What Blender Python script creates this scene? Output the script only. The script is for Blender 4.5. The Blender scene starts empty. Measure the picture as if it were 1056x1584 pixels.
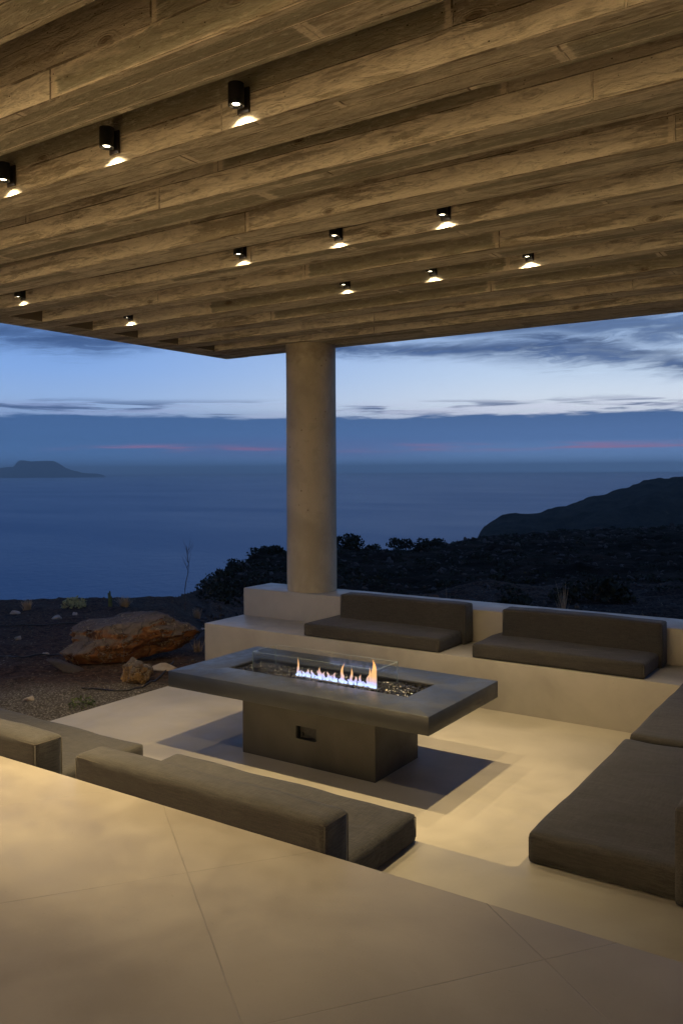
import bpy, bmesh, math, random
from mathutils import Vector, Matrix, noise
R = math.radians
random.seed(7)
S = bpy.context.scene
COL = S.collection

# ------------------------------------------------------------------ camera
YAW, ROLL, H = R(33.75), R(-0.2946), 1.6
r0 = Vector((math.cos(YAW), math.sin(YAW), 0)); FW = Vector((-math.sin(YAW), math.cos(YAW), 0)); up0 = Vector((0, 0, 1))
RT = r0 * math.cos(ROLL) + up0 * math.sin(ROLL); UP = up0 * math.cos(ROLL) - r0 * math.sin(ROLL)
cam = bpy.data.cameras.new("camera"); co = bpy.data.objects.new("camera", cam); COL.objects.link(co); S.camera = co
cam.sensor_width = 36; cam.sensor_fit = 'AUTO'; cam.lens = 1300 / 1584 * 36
cam.shift_y = -(792 - 728.65) / 1584; cam.clip_start = 0.05; cam.clip_end = 200000
M = Matrix((RT, UP, -FW)).transposed().to_4x4(); M.translation = Vector((0, 0, H)); co.matrix_world = M

# ------------------------------------------------------------------ node helper
class N:
    def __init__(s, tree): s.t = tree; s.n = tree.nodes; s.l = tree.links
    def new(s, k, **kw):
        x = s.n.new(k)
        for a, b in kw.items(): setattr(x, a, b)
        return x
    def put(s, sock, v):
        if v is None: return
        if hasattr(v, 'links'): s.l.new(v, sock)
        elif isinstance(v, (tuple, list)) and len(v) == 3 and sock.type == 'RGBA': sock.default_value = (*v, 1)
        else: sock.default_value = v
    def m(s, op, a, b=None, c=None, clamp=False):
        x = s.new('ShaderNodeMath', operation=op, use_clamp=clamp)
        for i, v in enumerate((a, b, c)): s.put(x.inputs[i], v)
        return x.outputs[0]
    def vm(s, op, a, b=None, out=0):
        x = s.new('ShaderNodeVectorMath', operation=op)
        s.put(x.inputs[0], a); s.put(x.inputs[1], b)
        return x.outputs[out]
    def xyz(s, x, y, z):
        c = s.new('ShaderNodeCombineXYZ'); s.put(c.inputs[0], x); s.put(c.inputs[1], y); s.put(c.inputs[2], z); return c.outputs[0]
    def sep(s, v):
        c = s.new('ShaderNodeSeparateXYZ'); s.put(c.inputs[0], v); return c.outputs
    def noise(s, vec, scale=1, det=4, rough=.55, dist=0, out='Fac'):
        x = s.new('ShaderNodeTexNoise'); s.put(x.inputs['Vector'], vec)
        x.inputs['Scale'].default_value = scale; x.inputs['Detail'].default_value = det
        x.inputs['Roughness'].default_value = rough; x.inputs['Distortion'].default_value = dist
        return x.outputs[out]
    def vor(s, vec, scale=1, feature='F1', out='Distance', rnd=1):
        x = s.new('ShaderNodeTexVoronoi', feature=feature); s.put(x.inputs['Vector'], vec)
        x.inputs['Scale'].default_value = scale; x.inputs['Randomness'].default_value = rnd
        return x.outputs[out]
    def wn(s, vec):
        x = s.new('ShaderNodeTexWhiteNoise', noise_dimensions='3D'); s.put(x.inputs['Vector'], vec); return x.outputs['Value']
    def ss(s, v, a, b, lo=0., hi=1.):
        x = s.new('ShaderNodeMapRange', interpolation_type='SMOOTHSTEP')
        s.put(x.inputs['Value'], v)
        for k, q in zip(('From Min', 'From Max', 'To Min', 'To Max'), (a, b, lo, hi)): s.put(x.inputs[k], q)
        return x.outputs[0]
    def mix(s, f, a, b, mode='MIX'):
        x = s.new('ShaderNodeMix', data_type='RGBA', blend_type=mode)
        s.put(x.inputs[0], f); s.put(x.inputs[6], a); s.put(x.inputs[7], b); return x.outputs[2]
    def ramp(s, f, stops, interp='LINEAR'):
        x = s.new('ShaderNodeValToRGB'); s.put(x.inputs[0], f); cr = x.color_ramp; cr.interpolation = interp
        while len(cr.elements) < len(stops): cr.elements.new(.5)
        for e, (p, c) in zip(cr.elements, stops): e.position = p; e.color = (*c, 1)
        return x.outputs[0]
    def bump(s, h, strength=.3, dist=.01, normal=None):
        x = s.new('ShaderNodeBump'); s.put(x.inputs['Height'], h); x.inputs['Strength'].default_value = strength
        x.inputs['Distance'].default_value = dist; s.put(x.inputs['Normal'], normal); return x.outputs[0]
    def mapping(s, v, scale=(1, 1, 1), rot=(0, 0, 0), loc=(0, 0, 0)):
        x = s.new('ShaderNodeMapping'); s.put(x.inputs[0], v); x.inputs['Scale'].default_value = scale
        x.inputs['Rotation'].default_value = rot; x.inputs['Location'].default_value = loc; return x.outputs[0]

def sr(r, g, b):
    f = lambda c: (c / 255 / 12.92) if c <= 10 else (((c / 255) + .055) / 1.055) ** 2.4
    return (f(r), f(g), f(b))

# ------------------------------------------------------------------ world: dusk sky
W = bpy.data.worlds.new("World"); S.world = W; W.use_nodes = True
n = N(W.node_tree); n.n.clear()
tc = n.new('ShaderNodeTexCoord')
sx, sy, sz = n.sep(n.vm('NORMALIZE', tc.outputs['Generated']))
DEG = 57.29578
E_ = n.m('MULTIPLY', n.m('ARCSINE', sz), DEG)                                     # elevation, degrees
A_ = n.m('ADD', n.m('MULTIPLY', n.m('ARCTAN2', sx, sy), DEG), 33.75)              # bearing from the middle of the view
right = n.ss(A_, -22, 18)                                                         # afterglow side
base = n.ramp(n.m('DIVIDE', E_, 90), [(0, sr(52, 84, 136)), (.022, sr(58, 90, 142)), (.05, sr(158, 190, 236)), (.075, sr(138, 178, 238)), (.13, sr(110, 154, 224)), (.3, sr(66, 98, 156)), (1, sr(62, 92, 146))])
glow = n.ramp(n.m('DIVIDE', E_, 90), [(0, sr(58, 88, 140)), (.022, sr(66, 96, 148)), (.048, sr(230, 240, 252)), (.07, sr(206, 226, 250)), (.12, sr(150, 186, 236)), (.3, sr(76, 108, 164)), (1, sr(66, 95, 148))])
sky = n.mix(right, base, glow)
# high wispy dark clouds between about 7 and 11 degrees, drawn out and combed upwards to the right
cx1 = n.m('ADD', A_, n.m('MULTIPLY', E_, -1.1))
vw = n.xyz(n.m('MULTIPLY', cx1, .085), n.m('MULTIPLY', n.m('SUBTRACT', E_, n.m('MULTIPLY', A_, .03)), .40), 5.1)
warp = n.noise(vw, 1.6, 4, .55, 0, 'Color')
vw2 = n.vm('ADD', vw, n.vm('MULTIPLY', n.vm('SUBTRACT', warp, (.5, .5, .5)), (.9, 1.0, 0)))
c1 = n.noise(vw2, 1.3, 3, .5)
c1b = n.noise(n.vm('MULTIPLY', vw2, (2.2, 6, 1)), 1.5, 7, .68, .4)
cc = n.m('ADD', n.m('MULTIPLY', c1, .66), n.m('MULTIPLY', c1b, .34))
lowE = n.m('ADD', 8.2, n.m('ADD', n.m('MULTIPLY', n.ss(A_, 6, 20), -1.3), n.m('MULTIPLY', n.ss(A_, -8, -16), -.7)))
body = n.m('MULTIPLY', n.ss(E_, n.m('SUBTRACT', lowE, .9), n.m('ADD', lowE, .9)), n.ss(E_, 40, 12))
def path(pts):
    r_ = n.ramp(n.m('DIVIDE', n.m('ADD', A_, 24), 48), [((a + 24) / 48, (v / 12,) * 3) for a, v in pts])
    return n.m('MULTIPLY', n.sep(r_)[0], 12)
ec = path([(-24, 8.9), (-16, 8.5), (-9, 9.4), (0, 8.3), (8, 8.1), (14, 8.3), (18, 7.6), (23, 6.5)])
wd = path([(-24, .9), (-16, .8), (-9, .5), (0, .45), (8, .5), (14, 1.1), (18, .9), (23, .6)])
dd_ = n.m('ADD', n.m('DIVIDE', n.m('SUBTRACT', E_, ec), wd), n.m('MULTIPLY', n.m('SUBTRACT', c1b, .5), 2.6))
band = n.m('EXPONENT', n.m('MULTIPLY', n.m('MULTIPLY', dd_, dd_), -1.0))
hi_c = n.m('MULTIPLY', n.ss(n.m('SUBTRACT', E_, ec), .2, 1.2), n.m('MULTIPLY', n.ss(cc, .40, .60), n.ss(E_, 50, 14)))
cm = n.m('MAXIMUM', n.m('MULTIPLY', band, n.ss(cc, .30, .52, .45, 1.0)), n.m('MULTIPLY', hi_c, .85))
ccol = n.ramp(c1b, [(.3, sr(36, 58, 98)), (.7, sr(70, 100, 152))])
sky = n.mix(n.m('MULTIPLY', cm, .93), sky, ccol)
# thin streaks in the bright gap
vs = n.xyz(n.m('MULTIPLY', A_, .13), n.m('MULTIPLY', E_, 2.3), 9.4)
st = n.noise(vs, 1.0, 5, .55, .3)
sm = n.m('MULTIPLY', n.ss(st, .50, .60), n.m('MULTIPLY', n.ss(E_, 3.6, 4.0), n.ss(E_, 5.0, 4.3)))
sky = n.mix(n.m('MULTIPLY', sm, .85), sky, sr(66, 90, 138))
# low cloud bank with a ragged top at 4 degrees
rag = n.noise(n.xyz(n.m('MULTIPLY', A_, .22), n.m('MULTIPLY', E_, 1.6), 4.7), 1.0, 6, .62)
bank_top = n.m('ADD', n.m('ADD', 3.62, n.m('MULTIPLY', n.ss(A_, 0, 20), .15)), n.m('MULTIPLY', n.m('SUBTRACT', rag, .5), 1.1))
bk = n.ss(n.m('SUBTRACT', bank_top, E_), -.14, .12)
wh = n.noise(n.xyz(n.m('MULTIPLY', A_, .2), n.m('MULTIPLY', E_, 2.6), 14.7), 1.0, 6, .65, .5)
sky = n.mix(n.m('MULTIPLY', n.m('MULTIPLY', n.ss(wh, .42, .6), .8), n.m('MULTIPLY', n.ss(E_, 3.4, 3.8), n.ss(E_, 5.0, 4.2))), sky, n.mix(right, sr(150, 172, 218), sr(222, 228, 246)))
bank = n.ramp(n.m('DIVIDE', E_, 5), [(0, sr(92, 138, 202)), (.2, sr(86, 128, 186)), (.42, sr(76, 114, 168)), (.8, sr(72, 106, 158))])
bankr = n.ramp(n.m('DIVIDE', E_, 5), [(0, sr(132, 176, 232)), (.2, sr(120, 158, 214)), (.42, sr(92, 126, 180)), (.8, sr(76, 106, 154))])
bank = n.mix(right, bank, bankr)
sky = n.mix(bk, sky, bank)
# pink afterglow streaks
pn = n.noise(n.xyz(n.m('MULTIPLY', A_, .14), n.m('MULTIPLY', E_, 3.2), 1.3), 1.0, 5, .6, .2)
pm = n.m('MULTIPLY', n.ss(pn, .46, .6), n.m('MULTIPLY', n.ss(E_, 1.2, 1.5), n.ss(E_, 1.95, 1.6)))
pm = n.m('MULTIPLY', pm, n.ss(A_, -21, -12))
sky = n.mix(n.m('MULTIPLY', pm, .75), sky, sr(176, 122, 162))
pglow = n.m('MULTIPLY', n.m('MULTIPLY', n.ss(E_, .3, 1.4), n.ss(E_, 2.6, 1.5)), n.ss(n.m('ABSOLUTE', n.m('ADD', A_, 3)), 13, 2))
sky = n.mix(n.m('MULTIPLY', pglow, .3), sky, sr(104, 92, 148))
sky = n.mix(n.ss(E_, 0, -2), sky, sr(60, 86, 130))
bg = n.new('ShaderNodeBackground'); n.put(bg.inputs[0], sky); bg.inputs[1].default_value = 1.0
ow = n.new('ShaderNodeOutputWorld'); n.l.new(bg.outputs[0], ow.inputs[0])

vs_ = S.view_settings; S.display_settings.display_device = 'sRGB'; vs_.view_transform = 'Standard'; vs_.look = 'None'
vs_.exposure = 0; vs_.gamma = 1
try:
    S.cycles.max_bounces = 10; S.cycles.diffuse_bounces = 5; S.cycles.glossy_bounces = 4; S.cycles.transparent_max_bounces = 16
    S.cycles.sample_clamp_indirect = 4; S.cycles.caustics_reflective = False; S.cycles.caustics_refractive = False
    S.cycles.volume_bounces = 0
except Exception: pass
LAMP_W, LAMP_COL = 290.0, (1.0, .745, .37)

# ------------------------------------------------------------------ object helpers
def tag(o, label=None, cat=None, group=None, kind=None):
    for k, v in (('label', label), ('category', cat), ('group', group), ('kind', kind)):
        if v: o[k] = v
    return o
def empty(name, loc=(0, 0, 0), rz=0):
    o = bpy.data.objects.new(name, None); o.location = loc; o.rotation_euler = (0, 0, rz); COL.objects.link(o); o.empty_display_size = .1; return o
def link(name, bm, mats, parent=None, smooth=False, auto=None):
    bm.normal_update()
    me = bpy.data.meshes.new(name); bm.to_mesh(me); bm.free()
    for m_ in (mats if isinstance(mats, (list, tuple)) else [mats]): me.materials.append(m_)
    if smooth:
        for p in me.polygons: p.use_smooth = True
        if auto:
            try: me.set_sharp_from_angle(angle=R(auto))
            except Exception: pass
    o = bpy.data.objects.new(name, me); COL.objects.link(o); o.parent = parent
    return o
def box(bm, x0, x1, y0, y1, z0, z1, mi=0):
    v = [bm.verts.new(p) for p in ((x0, y0, z0), (x1, y0, z0), (x1, y1, z0), (x0, y1, z0), (x0, y0, z1), (x1, y0, z1), (x1, y1, z1), (x0, y1, z1))]
    fs = []
    for q in ((0, 3, 2, 1), (4, 5, 6, 7), (0, 1, 5, 4), (1, 2, 6, 5), (2, 3, 7, 6), (3, 0, 4, 7)):
        f = bm.faces.new([v[i] for i in q]); f.material_index = mi; fs.append(f)
    return v, fs
def bevel_all(bm, w, seg=2):
    bmesh.ops.bevel(bm, geom=list(bm.edges), offset=w, segments=seg, profile=.5, affect='EDGES')
def copy_tree(o, parent=None):
    c = o.copy(); COL.objects.link(c); c.parent = parent
    for ch in [x for x in bpy.data.objects if x.parent == o]: copy_tree(ch, c)
    return c
def fbm(p, o=4): return noise.fractal(Vector(p), 1.0, 2.0, o)
_ib = bmesh.new(); bmesh.ops.create_icosphere(_ib, subdivisions=1, radius=1)
ICO_V = [v.co.copy() for v in _ib.verts]; ICO_F = [[v.index for v in f.verts] for f in _ib.faces]; _ib.free()
class Lumps:
    """many small stones gathered straight into one mesh"""
    def __init__(s): s.v = []; s.f = []
    def add(s, mtx):
        b = len(s.v); s.v += [tuple(mtx @ c) for c in ICO_V]; s.f += [tuple(b + i for i in f) for f in ICO_F]
    def link(s, name, m_, parent=None):
        me = bpy.data.meshes.new(name); me.from_pydata(s.v, [], s.f); me.materials.append(m_)
        o = bpy.data.objects.new(name, me); COL.objects.link(o); o.parent = parent; return o
def tube(bm, pts, rad, seg=6, taper=None):
    rings = []
    for i, p in enumerate(pts):
        p = Vector(p); a = Vector(pts[max(i - 1, 0)]); b = Vector(pts[min(i + 1, len(pts) - 1)])
        t = (b - a).normalized() if (b - a).length > 1e-9 else Vector((0, 0, 1))
        u = t.cross(Vector((0, 0, 1)));
        if u.length < .05: u = t.cross(Vector((1, 0, 0)))
        u.normalize(); w = t.cross(u)
        r_ = rad if taper is None else rad + (taper - rad) * i / (len(pts) - 1)
        rings.append([bm.verts.new(p + (u * math.cos(2 * math.pi * k / seg) + w * math.sin(2 * math.pi * k / seg)) * r_) for k in range(seg)])
    for a, b in zip(rings, rings[1:]):
        for k in range(seg): bm.faces.new((a[k], a[(k + 1) % seg], b[(k + 1) % seg], b[k]))
    bm.faces.new(rings[0][::-1]); bm.faces.new(rings[-1])

# ------------------------------------------------------------------ materials
def mat(name):
    m_ = bpy.data.materials.new(name); m_.use_nodes = True
    nn = N(m_.node_tree); b = nn.n['Principled BSDF']; return m_, nn, b
def setp(nn, b, col=None, rough=None, normal=None, spec=None, metal=None):
    if col is not None: nn.put(b.inputs['Base Color'], col)
    if rough is not None: nn.put(b.inputs['Roughness'], rough)
    if normal is not None: nn.put(b.inputs['Normal'], normal)
    if spec is not None: b.inputs['Specular IOR Level'].default_value = spec
    if metal is not None: b.inputs['Metallic'].default_value = metal

def microcement(name, c_lo, c_hi, rough=(.38, .62), joints=False, sc=1.0):
    m_, nn, b = mat(name)
    P = nn.new('ShaderNodeNewGeometry').outputs['Position']
    big = nn.noise(P, 1.1 * sc, 5, .55, .8)
    mid = nn.noise(P, 4.5 * sc, 6, .62, .5)
    fine = nn.noise(P, 90, 3, .6)
    soft = nn.noise(nn.mapping(P, (1, 1.7, 1), (0, 0, .5)), .75 * sc, 3, .45, .4)
    f = nn.m('ADD', nn.m('ADD', nn.m('MULTIPLY', big, .40), nn.m('MULTIPLY', mid, .14)), nn.m('ADD', nn.m('MULTIPLY', soft, .42), nn.m('MULTIPLY', fine, .04)))
    col = nn.mix(nn.ss(f, .36, .64), c_lo, c_hi)
    speck = nn.ss(nn.noise(P, 38, 2, .5), .70, .78)
    col = nn.mix(nn.m('MULTIPLY', speck, .22), col, tuple(c * .5 for c in c_lo))
    h = nn.m('ADD', nn.m('MULTIPLY', mid, .7), nn.m('MULTIPLY', fine, .3))
    nrm = nn.bump(h, .12, .006)
    if joints:
        q = nn.mapping(nn.vm('SUBTRACT', P, (-2.381, 2.443, 0)), (1, 1, 1), (0, 0, R(36.7)))
        qx, qy, qz = nn.sep(q)
        def line(v):
            return nn.m('ABSOLUTE', nn.m('SUBTRACT', nn.m('FRACT', nn.m('ADD', v, 100.5)), .5))
        d = nn.m('MINIMUM', line(qx), line(qy))
        d = nn.m('ADD', d, nn.m('MULTIPLY', nn.m('SUBTRACT', nn.noise(P, 25, 3, .6), .5), .0022))
        ln = nn.ss(d, .0036, .0016)
        tone = nn.wn(nn.xyz(nn.m('FLOOR', nn.m('ADD', qx, 50)), nn.m('FLOOR', nn.m('ADD', qy, 50)), 0))
        col = nn.mix(nn.m('MULTIPLY', tone, .12), col, tuple(c * .72 for c in c_lo))
        col = nn.mix(nn.m('MULTIPLY', ln, nn.ss(nn.noise(P, 2.2, 3, .5), .35, .65, .06, .5)), col, tuple(c * .42 for c in c_lo))
        nrm = nn.bump(nn.m('SUBTRACT', 1, ln), .5, .003, nrm)
    rg = nn.ss(mid, .3, .7, rough[0], rough[1])
    setp(nn, b, col, rg, nrm, .45)
    return m_
M_terr = microcement("terrace_microcement", (.225, .198, .170), (.325, .292, .252), (.32, .5), joints=True)
M_pit = microcement("pit_microcement", (.37, .335, .27), (.50, .455, .375), (.40, .6))
M_bench = microcement("bench_microcement", (.33, .30, .25), (.45, .415, .35), (.34, .55))
M_table = microcement("dark_table_cement", (.018, .020, .023), (.040, .043, .047), (.34, .48), sc=1.8)
M_base = microcement("table_base_cement", (.04, .037, .03), (.075, .07, .057), (.4, .6), sc=1.8)

def board_concrete(name, vert, tint=1.0):
    """board-marked concrete; boards run along X; vert: board rows counted in z, else in y"""
    m_, nn, b = mat(name)
    P = nn.new('ShaderNodeNewGeometry').outputs['Position']
    rnd = nn.new('ShaderNodeObjectInfo').outputs['Random']
    px, py, pz = nn.sep(P)
    v = pz if vert else py
    row = nn.m('FLOOR', nn.m('DIVIDE', nn.m('SUBTRACT', v, 3.292 if vert else .0), .142))
    rid = nn.m('ADD', nn.m('MULTIPLY', nn.m('FLOOR', nn.m('ADD', nn.m('DIVIDE', py, .71), .5)), 7.0), row)
    off = nn.m('MULTIPLY', nn.wn(nn.xyz(rid, 1.5, 2.5)), 9)
    L = nn.m('ADD', 1.7, nn.m('MULTIPLY', nn.wn(nn.xyz(rid, 7.5, 2.5)), 2.2))
    ux = nn.m('DIVIDE', nn.m('ADD', px, nn.m('ADD', off, 40)), L)
    seg = nn.m('FLOOR', ux)
    fx = nn.m('MULTIPLY', nn.m('FRACT', ux), L)                         # metres from the board's left end
    ident = nn.xyz(seg, rid, 4.2)
    t1 = nn.wn(ident); t2 = nn.wn(nn.vm('ADD', ident, (31.3, 5.1, 0)))
    shift = nn.m('MULTIPLY', t1, 40)
    gv = nn.xyz(nn.m('MULTIPLY', px, 2.6), nn.m('ADD', nn.m('MULTIPLY', py, 14), shift), nn.m('ADD', nn.m('MULTIPLY', pz, 14), shift))
    warp = nn.noise(nn.vm('MULTIPLY', P, (2.2, 7, 7)), 1.0, 3, .5, 0, 'Color')
    gv = nn.vm('ADD', gv, nn.vm('MULTIPLY', nn.vm('SUBTRACT', warp, (.5, .5, .5)), (0, 3.2, 3.2)))
    grain = nn.noise(gv, 1.6, 7, .65, .6)
    grain2 = nn.noise(nn.vm('MULTIPLY', gv, (2.2, 3.2, 3.2)), 1.5, 5, .7)
    # knots
    kv = nn.vm('MULTIPLY', nn.vm('ADD', P, nn.vm('MULTIPLY', nn.noise(P, 9, 2, .5, 0, 'Color'), (.05, .025, .025))), (2.9, 7.1, 7.1))
    kd = nn.vor(kv, 1.0)
    kr = nn.m('GREATER_THAN', nn.sep(nn.vor(kv, 1.0, 'F1', 'Color'))[0], .68)
    knot = nn.m('MULTIPLY', nn.ss(kd, .20, .08), kr)
    ring = nn.m('MULTIPLY', nn.ss(kd, .38, .16), nn.m('ADD', .5, nn.m('MULTIPLY', nn.m('SINE', nn.m('MULTIPLY', kd, 95)), .5)))
    ring = nn.m('MULTIPLY', ring, kr)
    blot = nn.noise(nn.vm('MULTIPLY', P, (.7, 4, 5)), 1.5, 6, .62, .5)
    blot2 = nn.noise(nn.vm('MULTIPLY', P, (1.7, 14, 16)), 1.5, 5, .7, .8)
    light, warm, dark, green = ((.90, .82, .66), (.82, .73, .57), (.36, .30, .21), (.24, .245, .185)) if vert else ((.64, .57, .43), (.48, .42, .31), (.15, .125, .085), (.21, .205, .15))  # soffit palette is darker: shade of the underside painted into the colour
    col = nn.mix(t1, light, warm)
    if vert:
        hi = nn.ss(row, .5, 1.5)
        col = nn.mix(nn.m('MULTIPLY', hi, nn.ss(t1, .15, .5, .45, .95)), col, (.17, .14, .10))  # upper rows painted darker to stand for shade inside the beam gaps
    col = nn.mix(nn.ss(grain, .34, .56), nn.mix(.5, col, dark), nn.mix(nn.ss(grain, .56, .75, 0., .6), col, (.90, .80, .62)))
    col = nn.mix(nn.m('MULTIPLY', nn.ss(nn.m('ADD', blot, nn.m('MULTIPLY', nn.m('SUBTRACT', blot2, .5), .8)), .50, .62), .68), col, (.22, .18, .12))
    # smooth greenish panels where slurry filled the form
    edge = nn.m('MINIMUM', fx, nn.m('SUBTRACT', L, fx))
    vv = nn.m('ABSOLUTE', nn.m('SUBTRACT', nn.m('FRACT', nn.m('DIVIDE', nn.m('SUBTRACT', v, 3.292 if vert else .0), .142)), .5))
    inside = nn.m('MULTIPLY', nn.ss(nn.m('ADD', edge, nn.m('MULTIPLY', nn.m('SUBTRACT', blot2, .5), .12)), .03, .06), nn.ss(nn.m('ADD', vv, nn.m('MULTIPLY', nn.m('SUBTRACT', blot2, .5), .7)), .47, .36))
    gm = nn.m('MULTIPLY', nn.m('MULTIPLY', nn.m('GREATER_THAN', t2, nn.m('SUBTRACT', .8, nn.m('MULTIPLY', nn.ss(row, .5, 1.5), .45)) if vert else .75), inside), nn.ss(blot, .3, .45, .25, .9))
    col = nn.mix(nn.m('MULTIPLY', gm, .85), col, nn.mix(grain2, green, (.27, .24, .165)))
    col = nn.mix(nn.m('MULTIPLY', nn.ss(grain2, .55, .75), .3), col, dark)
    bar = nn.m('MULTIPLY', nn.ss(nn.m('ADD', edge, nn.m('MULTIPLY', nn.m('SUBTRACT', blot2, .5), .04)), .040, .028), nn.m('GREATER_THAN', t2, .45))
    col = nn.mix(nn.m('MULTIPLY', bar, .75), col, (.74, .65, .50))
    col = nn.mix(nn.m('MULTIPLY', knot, .75), col, (.13, .085, .05))
    col = nn.mix(nn.m('MULTIPLY', ring, .25), col, (.16, .11, .065))
    # board seams: pale mortar fins in places, dark gaps elsewhere
    sv = nn.m('ABSOLUTE', nn.m('SUBTRACT', vv, .5))
    sv = nn.m('ADD', sv, nn.m('MULTIPLY', nn.m('SUBTRACT', blot2, .5), .05))
    seam = nn.m('MAXIMUM', nn.ss(sv, .034, .012), nn.ss(edge, .007, .003))
    fin = nn.ss(nn.noise(nn.vm('MULTIPLY', P, (1.3, 4, 4)), 1.5, 4, .6), .42, .6)
    col = nn.mix(nn.m('MULTIPLY', seam, .85), col, nn.mix(fin, (.10, .07, .04), (.80, .70, .54)))
    pale = nn.m('MULTIPLY', nn.ss(blot2, .56, .66), nn.ss(nn.noise(P, 7, 6, .75), .48, .6))
    col = nn.mix(nn.m('MULTIPLY', pale, .6), col, (.80, .72, .56) if vert else (.62, .54, .41))
    grit = nn.noise(nn.vm('MULTIPLY', P, (14, 42, 42)), 1, 5, .75)
    col = nn.mix(nn.m('MULTIPLY', nn.ss(grit, .54, .68), .32), col, (.16, .125, .08))
    col = nn.mix(nn.m('MULTIPLY', nn.ss(grit, .46, .34), .25), col, (.88, .80, .64))
    pits = nn.m('MULTIPLY', nn.ss(nn.vor(nn.vm('MULTIPLY', P, (1, 1.3, 1.3)), 26), .13, .05), nn.ss(blot2, .5, .62))
    col = nn.mix(nn.m('MULTIPLY', pits, .8), col, (.07, .05, .03))
    h = nn.m('ADD', nn.m('MULTIPLY', grain, .5), nn.m('SUBTRACT', nn.m('MULTIPLY', grain2, .35), nn.m('MULTIPLY', grit, .5)))
    h = nn.m('ADD', h, nn.m('SUBTRACT', nn.m('MULTIPLY', nn.m('MULTIPLY', seam, nn.m('SUBTRACT', fin, .4)), .9), nn.m('MULTIPLY', pits, .8)))
    h = nn.m('ADD', h, nn.m('ADD', nn.m('MULTIPLY', t2, .6), nn.m('MULTIPLY', ring, -.15)))
    nrm = nn.bump(h, 1.0, .018)
    setp(nn, b, col, nn.ss(blot2, .3, .7, .72, .9), nrm, .25)
    return m_
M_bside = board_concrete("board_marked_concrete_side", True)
M_bsoff = board_concrete("board_marked_concrete_soffit_shaded", False)

def column_concrete():
    m_, nn, b = mat("column_concrete")
    P = nn.new('ShaderNodeNewGeometry').outputs['Position']
    px, py, pz = nn.sep(P)
    a = nn.noise(nn.vm('MULTIPLY', P, (1.6, 1.6, 1.1)), 1.3, 5, .55, .3)
    c = nn.noise(P, 9, 6, .6, .5)
    col = nn.mix(nn.ss(a, .32, .66), (.36, .31, .225), (.50, .435, .32))
    col = nn.mix(nn.m('MULTIPLY', nn.ss(c, .5, .75), .35), col, (.3, .25, .18))
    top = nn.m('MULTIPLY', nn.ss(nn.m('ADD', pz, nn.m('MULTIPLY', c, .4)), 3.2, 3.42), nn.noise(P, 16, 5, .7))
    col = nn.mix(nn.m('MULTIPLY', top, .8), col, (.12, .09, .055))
    pits = nn.ss(nn.vor(P, 9), .13, .05)
    col = nn.mix(nn.m('MULTIPLY', pits, nn.ss(a, .5, .6)), col, (.1, .075, .045))
    setp(nn, b, col, .6, nn.bump(nn.m('SUBTRACT', c, pits), .25, .006), .4)
    return m_
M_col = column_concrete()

def fabric(name, c1, c2):
    m_, nn, b = mat(name)
    tc = nn.new('ShaderNodeTexCoord').outputs['Object']
    P = nn.new('ShaderNodeNewGeometry').outputs['Position']
    x, y, z = nn.sep(tc)
    wv = lambda v, f_: nn.m('SINE', nn.m('MULTIPLY', v, f_))
    weave = nn.m('MULTIPLY', nn.m('ADD', wv(x, 1700), nn.m('ADD', wv(y, 1700), wv(z, 1700))), .33)
    slub = nn.m('ADD', nn.noise(nn.vm('MULTIPLY', tc, (12, 260, 260)), 1, 3, .6), nn.noise(nn.vm('MULTIPLY', tc, (260, 12, 120)), 1, 3, .6))
    cl = nn.noise(P, 2.6, 4, .55, .5)
    col = nn.mix(nn.ss(slub, .8, 1.2), c1, c2)
    col = nn.mix(nn.m('MULTIPLY', nn.ss(cl, .4, .7), .25), col, tuple(c * .62 for c in c1))
    wr = nn.noise(nn.vm('MULTIPLY', P, (1.3, 2.4, 2)), 2.6, 3, .5, .8)
    nrm = nn.bump(wr, .3, .03, nn.bump(nn.m('ADD', weave, slub), .25, .0012))
    setp(nn, b, col, .82, nrm, .3)
    b.inputs['Sheen Weight'].default_value = .12; b.inputs['Sheen Roughness'].default_value = .5
    return m_
M_fab = fabric("taupe_outdoor_fabric", (.024, .0225, .021), (.056, .051, .045))
M_pipe = fabric("seam_piping", (.05, .042, .034), (.08, .068, .055))

def simple(name, col, rough=.5, metal=0, spec=.5):
    m_, nn, b = mat(name)
    P = nn.new('ShaderNodeNewGeometry').outputs['Position']
    f = nn.noise(P, 40, 3, .5)
    setp(nn, b, nn.mix(f, tuple(c * .8 for c in col), tuple(min(1, c * 1.2) for c in col)), nn.ss(f, .3, .7, rough * .85, min(1, rough * 1.15)), None, spec, metal)
    return m_
M_black = simple("matt_black_metal", (.012, .012, .012), .45)
M_plate = simple("dark_bronze_plate", (.03, .022, .018), .5)
M_tray = simple("tray_metal", (.045, .045, .045), .4, .6)
M_hole = simple("dark_recess", (.008, .008, .008), .6)
M_hose = simple("black_hose", (.012, .011, .01), .5)
M_steel = simple("burner_steel", (.32, .30, .28), .35, .9)

def emit(name, col, s):
    m_ = bpy.data.materials.new(name); m_.use_nodes = True; nn = N(m_.node_tree); nn.n.clear()
    e = nn.new('ShaderNodeEmission'); e.inputs[0].default_value = (*col, 1); e.inputs[1].default_value = s
    o = nn.new('ShaderNodeOutputMaterial'); nn.l.new(e.outputs[0], o.inputs[0]); return m_
M_lens = emit("lit_lens", (1, .86, .62), 14)

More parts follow.
